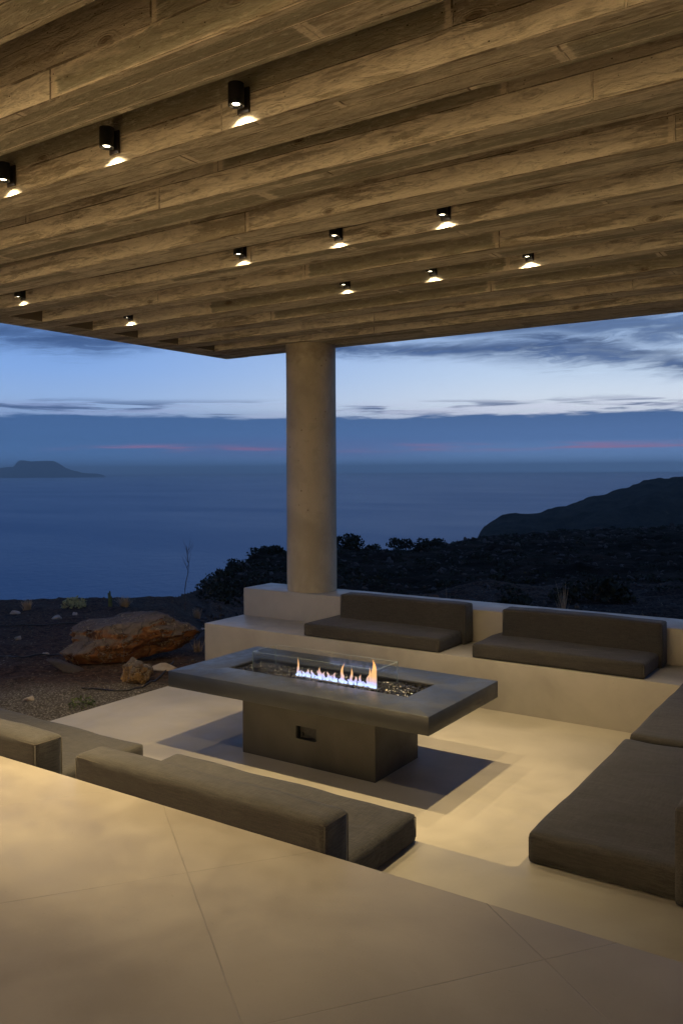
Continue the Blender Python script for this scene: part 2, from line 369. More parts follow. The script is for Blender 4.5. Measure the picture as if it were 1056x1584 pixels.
def flame_mat():
    m_ = bpy.data.materials.new("gas_flame"); m_.use_nodes = True; nn = N(m_.node_tree); nn.n.clear()
    g = nn.new('ShaderNodeTexCoord').outputs['Generated']; gx, gy, gz = nn.sep(g)
    P = nn.new('ShaderNodeNewGeometry').outputs['Position']; _, _, wz = nn.sep(P)
    h = nn.m('MULTIPLY', nn.m('ADD', wz, .204), 1.0)
    wob = nn.m('MULTIPLY', nn.m('SUBTRACT', nn.noise(P, 30, 2, .5), .5), .04)
    hh = nn.m('ADD', h, wob)
    col = nn.ramp(nn.m('DIVIDE', hh, .2), [(0, (.42, .58, 1)), (.16, (.5, .52, 1)), (.27, (.95, .62, .62)), (.45, (1, .55, .24)), (1, (1, .42, .12))])
    st = nn.ramp(nn.m('DIVIDE', hh, .2), [(0, (1, 1, 1)), (.1, (.75, .75, .75)), (.25, (.42, .42, .42)), (1, (.7, .7, .7))])
    lw = nn.new('ShaderNodeLayerWeight'); lw.inputs[0].default_value = .35
    edge = nn.m('SUBTRACT', 1, lw.outputs['Facing'])
    tipfade = nn.ss(gz, 1.0, .7)
    e = nn.new('ShaderNodeEmission'); nn.put(e.inputs[0], col); nn.put(e.inputs[1], nn.m('MULTIPLY', st, 2.6))
    t = nn.new('ShaderNodeBsdfTransparent'); mx = nn.new('ShaderNodeMixShader')
    nn.put(mx.inputs[0], nn.m('MULTIPLY', nn.m('MULTIPLY', nn.m('POWER', edge, 1.5), .75), tipfade)); nn.l.new(t.outputs[0], mx.inputs[1]); nn.l.new(e.outputs[0], mx.inputs[2])
    o = nn.new('ShaderNodeOutputMaterial'); nn.l.new(mx.outputs[0], o.inputs[0]); return m_
M_flame = flame_mat()

def glass_mat():
    m_ = bpy.data.materials.new("clear_guard_glass"); m_.use_nodes = True; nn = N(m_.node_tree); nn.n.clear()
    t = nn.new('ShaderNodeBsdfTransparent'); t.inputs[0].default_value = (.97, .98, .98, 1)
    gl = nn.new('ShaderNodeBsdfGlossy'); gl.inputs['Roughness'].default_value = .03
    fr = nn.new('ShaderNodeFresnel'); fr.inputs[0].default_value = 1.5
    mx = nn.new('ShaderNodeMixShader'); nn.put(mx.inputs[0], nn.m('MULTIPLY', fr.outputs[0], .5)); nn.l.new(t.outputs[0], mx.inputs[1]); nn.l.new(gl.outputs[0], mx.inputs[2])
    o = nn.new('ShaderNodeOutputMaterial'); nn.l.new(mx.outputs[0], o.inputs[0]); return m_
M_glass = glass_mat()
def glass_edge_mat():
    m_, nn, b = mat("polished_glass_edge"); setp(nn, b, (.35, .45, .45), .15, None, .8); b.inputs['Alpha'].default_value = .55; return m_
M_gedge = glass_edge_mat()

def pebble_mat():
    m_, nn, b = mat("black_lava_pebbles")
    P = nn.new('ShaderNodeNewGeometry').outputs['Position']
    setp(nn, b, nn.mix(nn.noise(P, 60, 3), (.003, .003, .004), (.03, .03, .033)), .16, nn.bump(nn.noise(P, 150, 3), .4, .002), .6); return m_
M_peb = pebble_mat()

def soil_mat():
    m_, nn, b = mat("garden_soil_and_gravel")
    P = nn.new('ShaderNodeNewGeometry').outputs['Position']
    x, y, z = nn.sep(P)
    n1 = nn.noise(P, 1.1, 6, .6, .5); n2 = nn.noise(P, 14, 6, .7); n3 = nn.noise(P, 70, 3, .6)
    cell = nn.vor(P, 42, 'F1', 'Color'); cs = nn.sep(cell)[0]; cd = nn.vor(P, 42)
    soil = nn.mix(nn.ss(n2, .35, .65), (.014, .009, .006), (.085, .048, .030))
    soil = nn.mix(nn.m('MULTIPLY', nn.ss(n1, .45, .7), .6), soil, (.055, .042, .034))
    grav = nn.mix(cs, (.11, .10, .085), (.30, .27, .22))
    grav = nn.mix(nn.ss(cd, .3, .6), grav, (.07, .06, .045))
    d = nn.m('ADD', nn.m('ADD', nn.m('MULTIPLY', x, -.5), nn.m('MULTIPLY', y, .86)), nn.m('MULTIPLY', n1, 1.6))   # depth away from the pit
    gm = nn.m('MULTIPLY', nn.ss(d, 10.9, 9.9), nn.ss(x, -6, -7)); soil = nn.mix(nn.m('MULTIPLY', nn.ss(y, 9.4, 9.6), nn.ss(x, -8, -6.5)), soil, nn.mix(nn.ss(n2, .4, .6), (.008, .006, .005), (.045, .030, .022)))
    col = nn.mix(gm, soil, grav)
    peb = nn.ss(nn.vor(nn.vm('MULTIPLY', P, (1, 1, 1)), 11), .16, .10)
    col = nn.mix(nn.m('MULTIPLY', peb, nn.ss(n1, .42, .6)), col, (.26, .22, .17))
    h = nn.m('ADD', nn.m('MULTIPLY', n2, .8), nn.m('ADD', nn.m('MULTIPLY', n3, .3), nn.m('MULTIPLY', nn.ss(cd, .5, 0), .5)))
    setp(nn, b, col, .95, nn.bump(h, .9, .03), .15); return m_
M_soil = soil_mat()
def hill_mat(name, a, b_, c, sc=.35):
    m_, nn, b = mat(name)
    P = nn.new('ShaderNodeNewGeometry').outputs['Position']
    n1 = nn.noise(P, sc, 8, .7, .4); n2 = nn.noise(P, sc * 6, 6, .7)
    col = nn.mix(nn.ss(n1, .4, .62), a, b_); col = nn.mix(nn.ss(n2, .6, .75), col, c)
    setp(nn, b, col, 1.0, nn.bump(nn.m('ADD', n1, nn.m('MULTIPLY', n2, .4)), 1, .6 / sc * .35), .05); return m_
M_hill = hill_mat("scrubby_hillside", (.006, .007, .005), (.028, .020, .015), (.10, .085, .075), .3)
M_far = hill_mat("headland_slopes", (.004, .006, .005), (.024, .024, .017), (.085, .072, .052), .03)
M_isl = hill_mat("island_rock", (.03, .045, .05), (.05, .06, .055), (.06, .06, .05), .002)

def boulder_mat(name, orange):
    m_, nn, b = mat(name)
    P = nn.new('ShaderNodeTexCoord').outputs['Object']
    nz = nn.sep(nn.new('ShaderNodeNewGeometry').outputs['Normal'])[2]
    n1 = nn.noise(P, 2.6, 7, .65, .8); n2 = nn.noise(P, 11, 6, .7, .4); cr = nn.vor(nn.vm('ADD', P, nn.vm('MULTIPLY', nn.noise(P, 4, 4, .6, 0, 'Color'), (.5, .5, .5))), 3.2, 'DISTANCE_TO_EDGE')
    a = (.22, .085, .028) if orange else (.36, .22, .09)
    col = nn.mix(nn.ss(n1, .36, .58), (.05, .022, .012), a)
    col = nn.mix(nn.m('MULTIPLY', nn.ss(n2, .5, .7), .6), col, (.42, .27, .13))
    grey = nn.m('MULTIPLY', nn.ss(nn.m('ADD', nz, nn.m('MULTIPLY', nn.m('SUBTRACT', n1, .5), 2.0)), .1, .5), .9)
    col = nn.mix(grey, col, nn.mix(n2, (.05, .042, .038), (.17, .15, .135)))
    col = nn.mix(nn.m('MULTIPLY', nn.ss(cr, .03, .0), .6), col, (.40, .34, .26))
    setp(nn, b, col, .85, nn.bump(nn.m('ADD', n1, nn.m('ADD', nn.m('MULTIPLY', n2, .5), nn.ss(cr, 0, .06))), .9, .05), .25); return m_
M_boul = boulder_mat("orange_brown_rock", True); M_stone = boulder_mat("pale_ochre_stone", False)
def stone_mat():
    m_, nn, b = mat("small_pale_stones"); P = nn.new('ShaderNodeNewGeometry').outputs['Position']
    setp(nn, b, nn.mix(nn.noise(P, 6, 4), (.16, .12, .09), (.55, .47, .38)), .9, nn.bump(nn.noise(P, 50, 4), .6, .01), .2); return m_
M_peb2 = stone_mat()
def leaf_mat(name, a, b_):
    m_, nn, b = mat(name); P = nn.new('ShaderNodeNewGeometry').outputs['Position']
    setp(nn, b, nn.mix(nn.noise(P, 5, 4), a, b_), .8, None, .2); return m_
M_dry = leaf_mat("dry_grass_blades", (.34, .22, .12), (.66, .46, .27))
M_green = leaf_mat("grey_green_leaves", (.05, .07, .03), (.13, .16, .07))
M_yel = leaf_mat("yellow_green_leaves", (.28, .28, .12), (.5, .48, .24))
M_scrub = leaf_mat("dark_scrub_leaves", (.006, .009, .005), (.028, .032, .018))
M_twig = leaf_mat("grey_bark", (.05, .04, .035), (.12, .10, .09))

def sea_mat():
    m_, nn, b = mat("dusk_sea_water")
    P = nn.new('ShaderNodeNewGeometry').outputs['Position']
    h1 = nn.noise(nn.mapping(P, (1, 1, 1), (0, 0, .6)), .06, 6, .7, .3)
    h2 = nn.noise(nn.mapping(P, (.4, 1, 1), (0, 0, .5)), .4, 4, .6)
    big = nn.noise(nn.mapping(P, (1, 2.5, 1), (0, 0, R(33))), .0012, 5, .6)
    h = nn.m('ADD', nn.m('MULTIPLY', h1, 2.2), nn.m('MULTIPLY', h2, .5))
    setp(nn, b, nn.mix(big, (.012, .10, .21), (.03, .135, .26)), nn.ss(big, .3, .7, .30, .38), nn.bump(h, .9, 1.6), .5)
    b.inputs['IOR'].default_value = 1.33; return m_
M_sea = sea_mat()

# ================================================================== SETTING
ZB, ZP = -.369, -.877                       # bench top, pit floor (terrace is z = 0)
YE, YF, YB, YW, YW2 = 2.875, 3.93, 8.10, 8.873, 9.475
XL, XW, XR, XRW = -7.08, -7.56, -1.60, -.60

# terrace floor (one slab with its exposed edge down to the bench)
bm = bmesh.new(); box(bm, -16, 9, -9, YE, -1.2, 0)
tag(link('terrace_floor', bm, M_terr), kind='structure')
bm = bmesh.new(); box(bm, XRW + .62, 9, YE + .002, 9.475, -1.2, -.004)
tag(link('terrace_side_floor', bm, M_terr), kind='structure')
# sunken floor
bm = bmesh.new(); box(bm, XL, XR - .001, YF + .001, YB - .001, -1.15, ZP)
tag(link('sunken_floor', bm, M_pit), kind='structure')
# built-in bench: U shape of seat ledges and a back wall
bench = empty('built_in_bench', (-4, 6, ZP)); INV = Vector((4, -6, -ZP))
tag(bench, 'u-shaped pale cement bench built round the sunken floor, with low wall behind', 'bench')
def child(name, bm, mats, parent, **k):
    o = link(name, bm, mats, parent, **k); o.location = tuple(-c for c in parent.location); return o
def rounded_block(x0, x1, y0, y1, z0, z1, w=.008):
    bm = bmesh.new(); box(bm, x0, x1, y0, y1, z0, z1); bevel_all(bm, w, 2); return bm
bm = bmesh.new()
def rnd(cx_, cy_, r_, a0): return [(cx_ + r_ * math.cos(R(a0 + 18 * k)), cy_ + r_ * math.sin(R(a0 + 18 * k))) for k in range(6)]
foot = [(XL - .5, YE + .002), (XRW, YE + .002), (XRW, YW - .002), (XW, YW - .002), (XW, YB)] + rnd(XR - .03, YB - .03, .03, 90)[::-1] + rnd(XR - .03, YF + .03, .03, 270)[::-1] + [(XL - .5, YF)]
lo_ = [bm.verts.new((*p, -1.16)) for p in foot]; hi_ = [bm.verts.new((*p, ZB)) for p in foot]
for k in range(len(foot)):
    q = (k + 1) % len(foot); bm.faces.new((lo_[k], lo_[q], hi_[q], hi_[k]))
top_f = bm.faces.new(hi_); bm.faces.new(lo_[::-1])
bmesh.ops.bevel(bm, geom=list(top_f.edges), offset=.006, segments=2, profile=.5, affect='EDGES')
child('seat_ledge', bm, M_bench, bench, smooth=True, auto=40)
child('back_wall', rounded_block(XW, XRW + .62, YW, YW2, -1.3, 0, .01), M_bench, bench, smooth=True, auto=40)
child('back_wall', rounded_block(XRW + .001, XRW + .618, YE + .003, YW - .001, -1.25, -.001, .004), M_bench, bench, smooth=True, auto=40)

# ---- canopy
ZR = 3.292; BD = .82
canopy = empty('beamed_canopy', (-2, 3, ZR)); tag(canopy, 'board-marked concrete canopy roof of deep parallel beams over the terrace', 'canopy')
RX0, RX1, RY0, RY1 = -8.457, 7.0, -5.5, 9.56
FX = -8.03
bm = bmesh.new(); box(bm, RX0 + .02, RX1, RY0, RY1 - .01, ZR + BD - .05, ZR + BD + .2)
M_slab_shade = simple('rough_slab_and_gap_shade', (.16, .13, .09), .9)  # dark slab tone, reused as painted gap shade on the edge beam
child('roof_slab', bm, M_slab_shade, canopy)
def beam_bm(x0, x1, y0, w, seed, steps=True):
    """beam along X with uneven, slightly stepped board faces"""
    rs = random.Random(seed); bm = bmesh.new()
    zs = [ZR, ZR + .142, ZR + .284, ZR + .426, ZR + BD]
    nseg = int((x1 - x0) / .09)
    def joints():
        out = []; x = x0 + rs.uniform(0, 2)
        while x < x1: out.append((x, rs.uniform(-.004, .004))); x += rs.uniform(1.6, 3.6)
        return out
    rows = [joints() for _ in range(6)]
    def jo(r_, x):
        v_ = 0
        for jx, o_ in rows[r_]:
            if x > jx: v_ = o_
        return v_
    prev = None
    for i in range(nseg + 1):
        x = x0 + (x1 - x0) * i / nseg
        nz = lambda k, a: (noise.noise(Vector((x * 3.1, seed * 9.7, k))) * .65 + noise.noise(Vector((x * 13, seed * 9.7, k))) * .35) * a
        prof = []
        # near face from the top down
        for r_ in (3, 2, 1, 0):
            o_ = jo(r_, x)
            top = zs[r_ + 1] - (.003 if r_ < 3 else 0); bot = zs[r_] + (.003 if r_ > 0 else 0)
            prof.append((y0 + o_ + nz(r_, .004), top)); prof.append((y0 + o_ + nz(r_ + 10, .004), bot + (nz(20, .007) if r_ == 0 else nz(30 + r_, .003))))
        # soffit: two boards
        o1, o2 = jo(4, x), jo(5, x)
        ym = y0 + w * .48
        prof.append((y0 + .006 + nz(21, .005), ZR + o1 * .5 - .001)); prof.append((ym - .003, ZR + o1 * .5 + nz(22, .003)))
        prof.append((ym + .003, ZR + o2 * .8 + nz(23, .003))); prof.append((y0 + w - .006 + nz(24, .005), ZR + o2 * .8))
        prof.append((y0 + w + nz(25, .005), ZR + .006 + nz(26, .006)))
        prof.append((y0 + w, ZR + BD))
        ring = [bm.verts.new((x, a, b_)) for a, b_ in prof]
        if prev:
            for k in range(len(ring) - 1):
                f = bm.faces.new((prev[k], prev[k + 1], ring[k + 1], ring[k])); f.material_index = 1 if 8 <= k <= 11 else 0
        else: bm.faces.new(ring)
        prev = ring
    bm.faces.new(prev[::-1])
    bmesh.ops.recalc_face_normals(bm, faces=list(bm.faces))
    return bm
BY = [3.15 + .71 * k for k in range(-11, 9)]
for i, y in enumerate(BY):
    w = .295 if i < len(BY) - 1 else RY1 - y
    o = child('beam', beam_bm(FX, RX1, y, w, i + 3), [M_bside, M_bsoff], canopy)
# edge beam along the left end (runs along Y)
bm = bmesh.new(); ny = 160
prev = None
for i in range(ny + 1):
    y = RY0 + (RY1 - RY0) * i / ny
    q = lambda k, a: (noise.noise(Vector((y * 3, 77, k))) * .6 + noise.noise(Vector((y * 11, 77, k))) * .4) * a
    ring = [bm.verts.new(p) for p in ((RX0, y, ZR + BD + .2), (RX0 + q(1, .004), y, ZR + .008 + q(5, .004)), (RX0 + .008 + q(2, .004), y, ZR - .002), (FX - .006 + q(3, .005), y, ZR - .002 + q(6, .003)), (FX + q(4, .004), y, ZR + .006), (FX + .001, y, ZR + BD))]
    if prev:
        for k in range(5):
            f = bm.faces.new((prev[k], ring[k], ring[k + 1], prev[k + 1])); f.material_index = 1 if 1 <= k <= 3 else (2 if k == 4 else 0)  # inner face coloured dark to paint in the shade between beams
    prev = ring
    if i in (0, ny): bm.faces.new(ring)
bmesh.ops.recalc_face_normals(bm, faces=list(bm.faces))
child('edge_beam', bm, [M_bside, M_bsoff, M_slab_shade], canopy)
# column
bm = bmesh.new(); cx, cy, cr = -6.645, 9.215, .335
seg = 72; rings = []
for j, z in enumerate([0.001, .02, .4, .8, 1.2, 1.6, 2.0, 2.4, 2.8, 3.1, 3.27, ZR + .02]):
    ring = []
    for k in range(seg):
        a = 2 * math.pi * k / seg
        r_ = cr + .0025 * noise.noise(Vector((math.cos(a) * 2, math.sin(a) * 2, z * 1.5)))
        if k == 59: r_ += .006              # form seam
        if j == 0: r_ -= .004
        ring.append(bm.verts.new((cx + r_ * math.cos(a), cy + r_ * math.sin(a), z)))
    rings.append(ring)
for a, b_ in zip(rings, rings[1:]):
    for k in range(seg): bm.faces.new((a[k], a[(k + 1) % seg], b_[(k + 1) % seg], b_[k]))
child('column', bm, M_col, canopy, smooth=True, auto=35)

# ---- canopy spotlights
def make_spot():
    root = empty('wall_spotlight', (0, 0, 0))
    bm = bmesh.new(); box(bm, -.037, .037, -.012, 0, -.07, .055); bevel_all(bm, .003, 2)
    link('mounting_plate', bm, M_plate, root)
    bm = bmesh.new()
    def cyl(r_, z0, z1, seg=40, y=-.062, inner=None):
        for z, fl in ((z0, -1), (z1, 1)):
            pass
        a = [bm.verts.new((r_ * math.cos(2 * math.pi * k / seg), y + r_ * math.sin(2 * math.pi * k / seg), z0)) for k in range(seg)]
        b_ = [bm.verts.new((v.co.x, v.co.y, z1)) for v in a]
        for k in range(seg): bm.faces.new((a[k], a[(k + 1) % seg], b_[(k + 1) % seg], b_[k]))
        bm.faces.new(b_)
        i0 = [bm.verts.new((v.co.x * .86, y + (v.co.y - y) * .86, z0)) for v in a]
        i1 = [bm.verts.new((v.co.x * .62, y + (v.co.y - y) * .62, z0 + .010)) for v in a]
        for k in range(seg):
            bm.faces.new((a[(k + 1) % seg], a[k], i0[k], i0[(k + 1) % seg])); bm.faces.new((i0[(k + 1) % seg], i0[k], i1[k], i1[(k + 1) % seg]))
    cyl(.039, -.05, .055)
    link('lamp_body', bm, M_black, root, smooth=True, auto=40)
    bm = bmesh.new(); bmesh.ops.create_circle(bm, cap_ends=True, segments=32, radius=.018, matrix=Matrix.Translation((0, -.062, -.0415)) @ Matrix.Rotation(math.pi, 4, 'X'))
    link('lens', bm, M_lens, root)
    ld = bpy.data.lights.new('spot_beam', 'SPOT'); ld.energy = LAMP_W; ld.color = LAMP_COL; ld.spot_size = R(60); ld.spot_blend = 1.0; ld.shadow_soft_size = .02
    lo = bpy.data.objects.new('spot_beam', ld); COL.objects.link(lo); lo.parent = root; lo.location = (0, -.062, -.052)
    l2 = bpy.data.lights.new('spill_beam', 'SPOT'); l2.energy = LAMP_W * .15; l2.color = (1, .80, .50); l2.spot_size = R(126); l2.spot_blend = 1.0; l2.shadow_soft_size = .012
    lo = bpy.data.objects.new('spill_beam', l2); COL.objects.link(lo); lo.parent = root; lo.location = (0, -.062, -.051)
    return root
spots = [
 (-2.66, 3.15, 'black wall spotlight on the nearest lit beam, largest and rightmost of its row'),
 (-3.58, 3.15, 'black wall spotlight in the middle of the nearest lit beam, left of the largest one'),
 (-4.50, 3.15, 'black wall spotlight cut by the left edge of the photo, on the nearest lit beam'),
 (-2.64, 5.28, 'small black spotlight rightmost on the middle lit beam, high right of the column'),
 (-3.54, 5.28, 'small black spotlight on the middle lit beam, almost straight above the column'),
 (-4.48, 5.28, 'small black spotlight leftmost of the three on the middle lit beam, left above the column'),
 (-7.37, 5.28, 'small spotlight at the left photo edge close to the canopy edge beam'),
 (-2.58, 6.70, 'distant tiny spotlight rightmost on the farthest lit beam'),
 (-3.48, 6.70, 'distant tiny spotlight between two others on the farthest lit beam'),
 (-4.40, 6.70, 'distant tiny spotlight on the farthest lit beam just right above the column'),
 (-7.37, 6.70, 'distant tiny spotlight near the canopy corner, alone above the left sky'),
 (3.6, 3.15, None), (-8.0, -4.66, None), (-6.6, -4.66, None), (-5.2, -4.66, None), (-3.8, -4.66, None), (-2.4, -4.66, None), (-.6, -4.66, None),
]
house_lights = {}; dim_light = {}
proto = make_spot(); base_spot = [c.data for c in proto.children if c.type == 'LIGHT' and c.data.name.startswith('spot')][0].copy()
for i, (x, y, lb) in enumerate(spots):
    o = proto if i == 0 else copy_tree(proto)
    o.location = (x, y - .002, ZR + .118)
    if y > 0:                                              # each row is dimmed to its own level
        fac = .4 if x < -7 else ((.85 if x > -3 else 1.35 if x > -4 else 2.5) if y < 4 else .74)
        for ch in o.children:
            if ch.type == 'LIGHT' and ch.data.name.startswith('spot'):
                if fac not in dim_light: dim_light[fac] = base_spot.copy(); dim_light[fac].energy = LAMP_W * fac; dim_light[fac].spot_size = R(60)
                ch.data = dim_light[fac]
    if y < 0:                                              # the row along the house wall: wide wall washers
        for ch in list(o.children):
            if ch.type == 'LIGHT' and ch.data.name.startswith('spill'): bpy.data.objects.remove(ch)
            elif ch.type == 'LIGHT':
                if not house_lights:
                    house_lights['w'] = ch.data.copy(); house_lights['w'].energy = 900; house_lights['w'].spot_size = R(168); house_lights['w'].spot_blend = .3; house_lights['w'].color = (1, .74, .40)
                ch.data = house_lights['w']
    tag(o, lb or 'black wall spotlight on a beam outside the picture', 'spotlight', 'spotlights on the canopy beams')

# ================================================================== FURNITURE
def cushion_bm(L, D, Hh, seed, puff=.012, rad=.028):
    """soft box cushion: rounded edges, slightly crowned faces, x = length, y = depth, base at z = 0"""
    bm = bmesh.new(); rs = random.Random(seed)
    nx, ny, nz = max(8, int(L / .045)), max(5, int(D / .035)), max(5, int(Hh / .024))
    grid = {}
    def V(i, j, k):
        if (i, j, k) in grid: return grid[(i, j, k)]
        u, v, w = i / nx * 2 - 1, j / ny * 2 - 1, k / nz * 2 - 1
        # compress grid lines towards the edges so that rounding is smooth
        f = lambda t: math.copysign(abs(t) ** .8, t) if t else 0
        hx, hy, hz = L / 2, D / 2, Hh / 2
        p = Vector((f(u) * hx, f(v) * hy, f(w) * hz))
        c = Vector((max(-hx + rad, min(hx - rad, p.x)), max(-hy + rad, min(hy - rad, p.y)), max(-hz + rad, min(hz - rad, p.z))))
        d = p - c
        if d.length > 0: p = c + d.normalized() * rad if (abs(d.x) > 1e-6) + (abs(d.y) > 1e-6) + (abs(d.z) > 1e-6) > 1 else p
        cu, cv, cw = 1 - u * u, 1 - v * v, 1 - w * w
        nse = noise.noise(Vector((p.x * 2.3 + seed * 5, p.y * 3, p.z * 3))) * .008 + noise.noise(Vector((p.x * 7 + seed, p.y * 7, p.z * 7))) * .0022
        if abs(w) == 1: p.z += w * (puff * (cu * cv) ** .5 + nse) if w > 0 else 0
        if abs(v) == 1: p.y += v * (puff * .8 * (cu * cw) ** .5 + nse)
        if abs(u) == 1: p.x += u * (puff * .8 * (cv * cw) ** .5 + nse)
        p.z += Hh / 2
        grid[(i, j, k)] = bm.verts.new(p); return grid[(i, j, k)]
    for a in range(nx):
        for b_ in range(ny):
            bm.faces.new((V(a, b_, nz), V(a + 1, b_, nz), V(a + 1, b_ + 1, nz), V(a, b_ + 1, nz))); bm.faces.new((V(a, b_, 0), V(a, b_ + 1, 0), V(a + 1, b_ + 1, 0), V(a + 1, b_, 0)))
    for a in range(nx):
        for c in range(nz):
            bm.faces.new((V(a, 0, c), V(a + 1, 0, c), V(a + 1, 0, c + 1), V(a, 0, c + 1))); bm.faces.new((V(a, ny, c), V(a, ny, c + 1), V(a + 1, ny, c + 1), V(a + 1, ny, c)))
    for b_ in range(ny):
        for c in range(nz):
            bm.faces.new((V(0, b_, c), V(0, b_, c + 1), V(0, b_ + 1, c + 1), V(0, b_ + 1, c))); bm.faces.new((V(nx, b_, c), V(nx, b_ + 1, c), V(nx, b_ + 1, c + 1), V(nx, b_, c + 1)))
    return bm
def piping_bm(L, D, Hh, rad, z, r_=.0035):
    bm = bmesh.new(); hx, hy = L / 2 - .004, D / 2 - .004; pts = []
    for cxs, cys, a0 in ((1, 1, 0), (-1, 1, 90), (-1, -1, 180), (1, -1, 270)):
        for t in range(5):
            a = R(a0 + t * 22.5); pts.append((cxs * (hx - rad) + rad * math.cos(a), cys * (hy - rad) + rad * math.sin(a), z))
    seg = 6; rings = []
    for i, p in enumerate(pts):
        p = Vector(p); t = (Vector(pts[(i + 1) % len(pts)]) - Vector(pts[i - 1])).normalized(); u = t.cross(Vector((0, 0, 1)))
        rings.append([bm.verts.new(p + (u * math.cos(2 * math.pi * k / seg) + Vector((0, 0, 1)) * math.sin(2 * math.pi * k / seg)) * r_) for k in range(seg)])
    for i in range(len(rings)):
        a, b_ = rings[i], rings[(i + 1) % len(rings)]
        for k in range(seg): bm.faces.new((a[k], a[(k + 1) % seg], b_[(k + 1) % seg], b_[k]))
    return bm
cn = [0]
def cushion(kind, L, D, Hh, cx_, cy_, z, rz, label, group):
    cn[0] += 1
    root = empty(kind, (cx_, cy_, z), rz)
    rad = .016 if kind == 'seat_cushion' else .017
    link('cover', cushion_bm(L, D, Hh, cn[0], .010 if kind == 'seat_cushion' else .007, rad), M_fab, root, smooth=True)
    link('piping', piping_bm(L, D, Hh, rad, .022), M_pipe, root, smooth=True)
    for sx_ in (-1, 1):
        for sy_ in (-1, 1):
            sb = bmesh.new(); k_ = .7071 * rad; tube(sb, [(sx_ * (L / 2 - rad + k_), sy_ * (D / 2 - rad + k_), z_) for z_ in (.022, Hh * .5, Hh - .022)], .0028, 6); link('seam', sb, M_pipe, root, smooth=True)
    if kind == 'back_cushion': link('piping', piping_bm(L, D, Hh, rad, Hh - .018), M_pipe, root, smooth=True)
    if kind == 'seat_cushion': link('piping', piping_bm(L, D, Hh, rad, Hh - .022), M_pipe, root, smooth=True)
    tag(root, label, 'cushion', group); return root
SG, BG = 'taupe seat cushions on the built-in bench', 'taupe back cushions on the built-in bench'
T = .15
# back bench
cushion('seat_cushion', 1.80, .76, T, -5.07, 8.105 + .38, ZB, 0, 'taupe seat cushion just right of the column, left one on the back bench', SG)
cushion('back_cushion', 1.69, .225, .45, -4.965, 8.757, ZB, 0, 'upright taupe back cushion next to the column, against the back wall', BG)
cushion('seat_cushion', 1.75, .76, T, -2.905, 8.105 + .38, ZB, 0, 'long taupe seat cushion on the back bench farthest right', SG)
cushion('back_cushion', 1.68, .225, .45, -2.83, 8.757, ZB, 0, 'upright taupe back cushion right of the bare wall gap on the back bench', BG)
# right bench
cushion('seat_cushion', 1.78, .74, T, -1.575 + .37, 4.02 + .89, ZB, R(90), 'big dark seat cushion on the right bench, nearest the camera', SG)
cushion('seat_cushion', 1.78, .74, T, -1.575 + .37, 5.90 + .89, ZB, R(90), 'dark seat cushion partly cut off at the right edge, behind the big one', SG)
cushion('back_cushion', 1.72, .215, .45, -.868 + .1085, 3.98 + .86, ZB, R(90), 'upright back cushion just peeking in at the right photo edge', BG)
cushion('back_cushion', 1.72, .215, .45, -.868 + .1085, 5.92 + .86, ZB, R(90), 'upright back cushion on the right bench outside the picture', BG)
# front bench
cushion('seat_cushion', 1.76, .86, T, -2.16 - .88, 3.075 + .43, ZB, 0, 'taupe seat cushion below the terrace edge, in front of the fire table', SG)
cushion('back_cushion', 1.60, .185, .495, -2.02 - .80, 2.885 + .0925, ZB, 0, 'long taupe back cushion rising above the terrace edge in the foreground', BG)
cushion('seat_cushion', 1.70, .86, T, -4.23 - .85, 3.075 + .43, ZB, 0, 'taupe seat cushion at the left, its end beside the pale pit floor', SG)
cushion('back_cushion', 1.60, .185, .495, -3.95 - .80, 2.885 + .0925, ZB, 0, 'taupe back cushion cut by the left photo edge above the terrace edge', BG)

# ---- fire table
ft = empty('fire_table', (-4.18, 6.03, ZP)); tag(ft, 'long dark grey cement fire table with open gas flames behind glass', 'fire table')
tx0, tx1, ty0, ty1, zt, zt2 = -5.495, -2.867, 5.409, 6.66, -.186, -.327
hx0, hx1, hy0, hy1 = -5.12, -3.262, 5.80, 6.262
bm = bmesh.new()                                           # slab as ring with an opening
def ringslab(bm, o, i, z0, z1):
    def loop(r_, z): return [bm.verts.new((r_[0], r_[2], z)), bm.verts.new((r_[1], r_[2], z)), bm.verts.new((r_[1], r_[3], z)), bm.verts.new((r_[0], r_[3], z))]
    a, b_, c, d = loop(o, z1), loop(o, z0), loop(i, z1), loop(i, z0)
    for k in range(4):
        q = (k + 1) % 4
        bm.faces.new((a[k], a[q], c[q], c[k])); bm.faces.new((b_[q], b_[k], d[k], d[q])); bm.faces.new((b_[k], b_[q], a[q], a[k])); bm.faces.new((c[k], c[q], d[q], d[k]))
ringslab(bm, (tx0, tx1, ty0, ty1), (hx0, hx1, hy0, hy1), zt2, zt); bevel_all(bm, .004, 2)
child('tabletop', bm, M_table, ft, smooth=True, auto=40)
bm = bmesh.new(); bx0, bx1, by0, by1 = -4.86, -3.493, 5.686, 6.389
sx0, sx1, sz0, sz1 = -4.275, -4.065, -.655, -.547
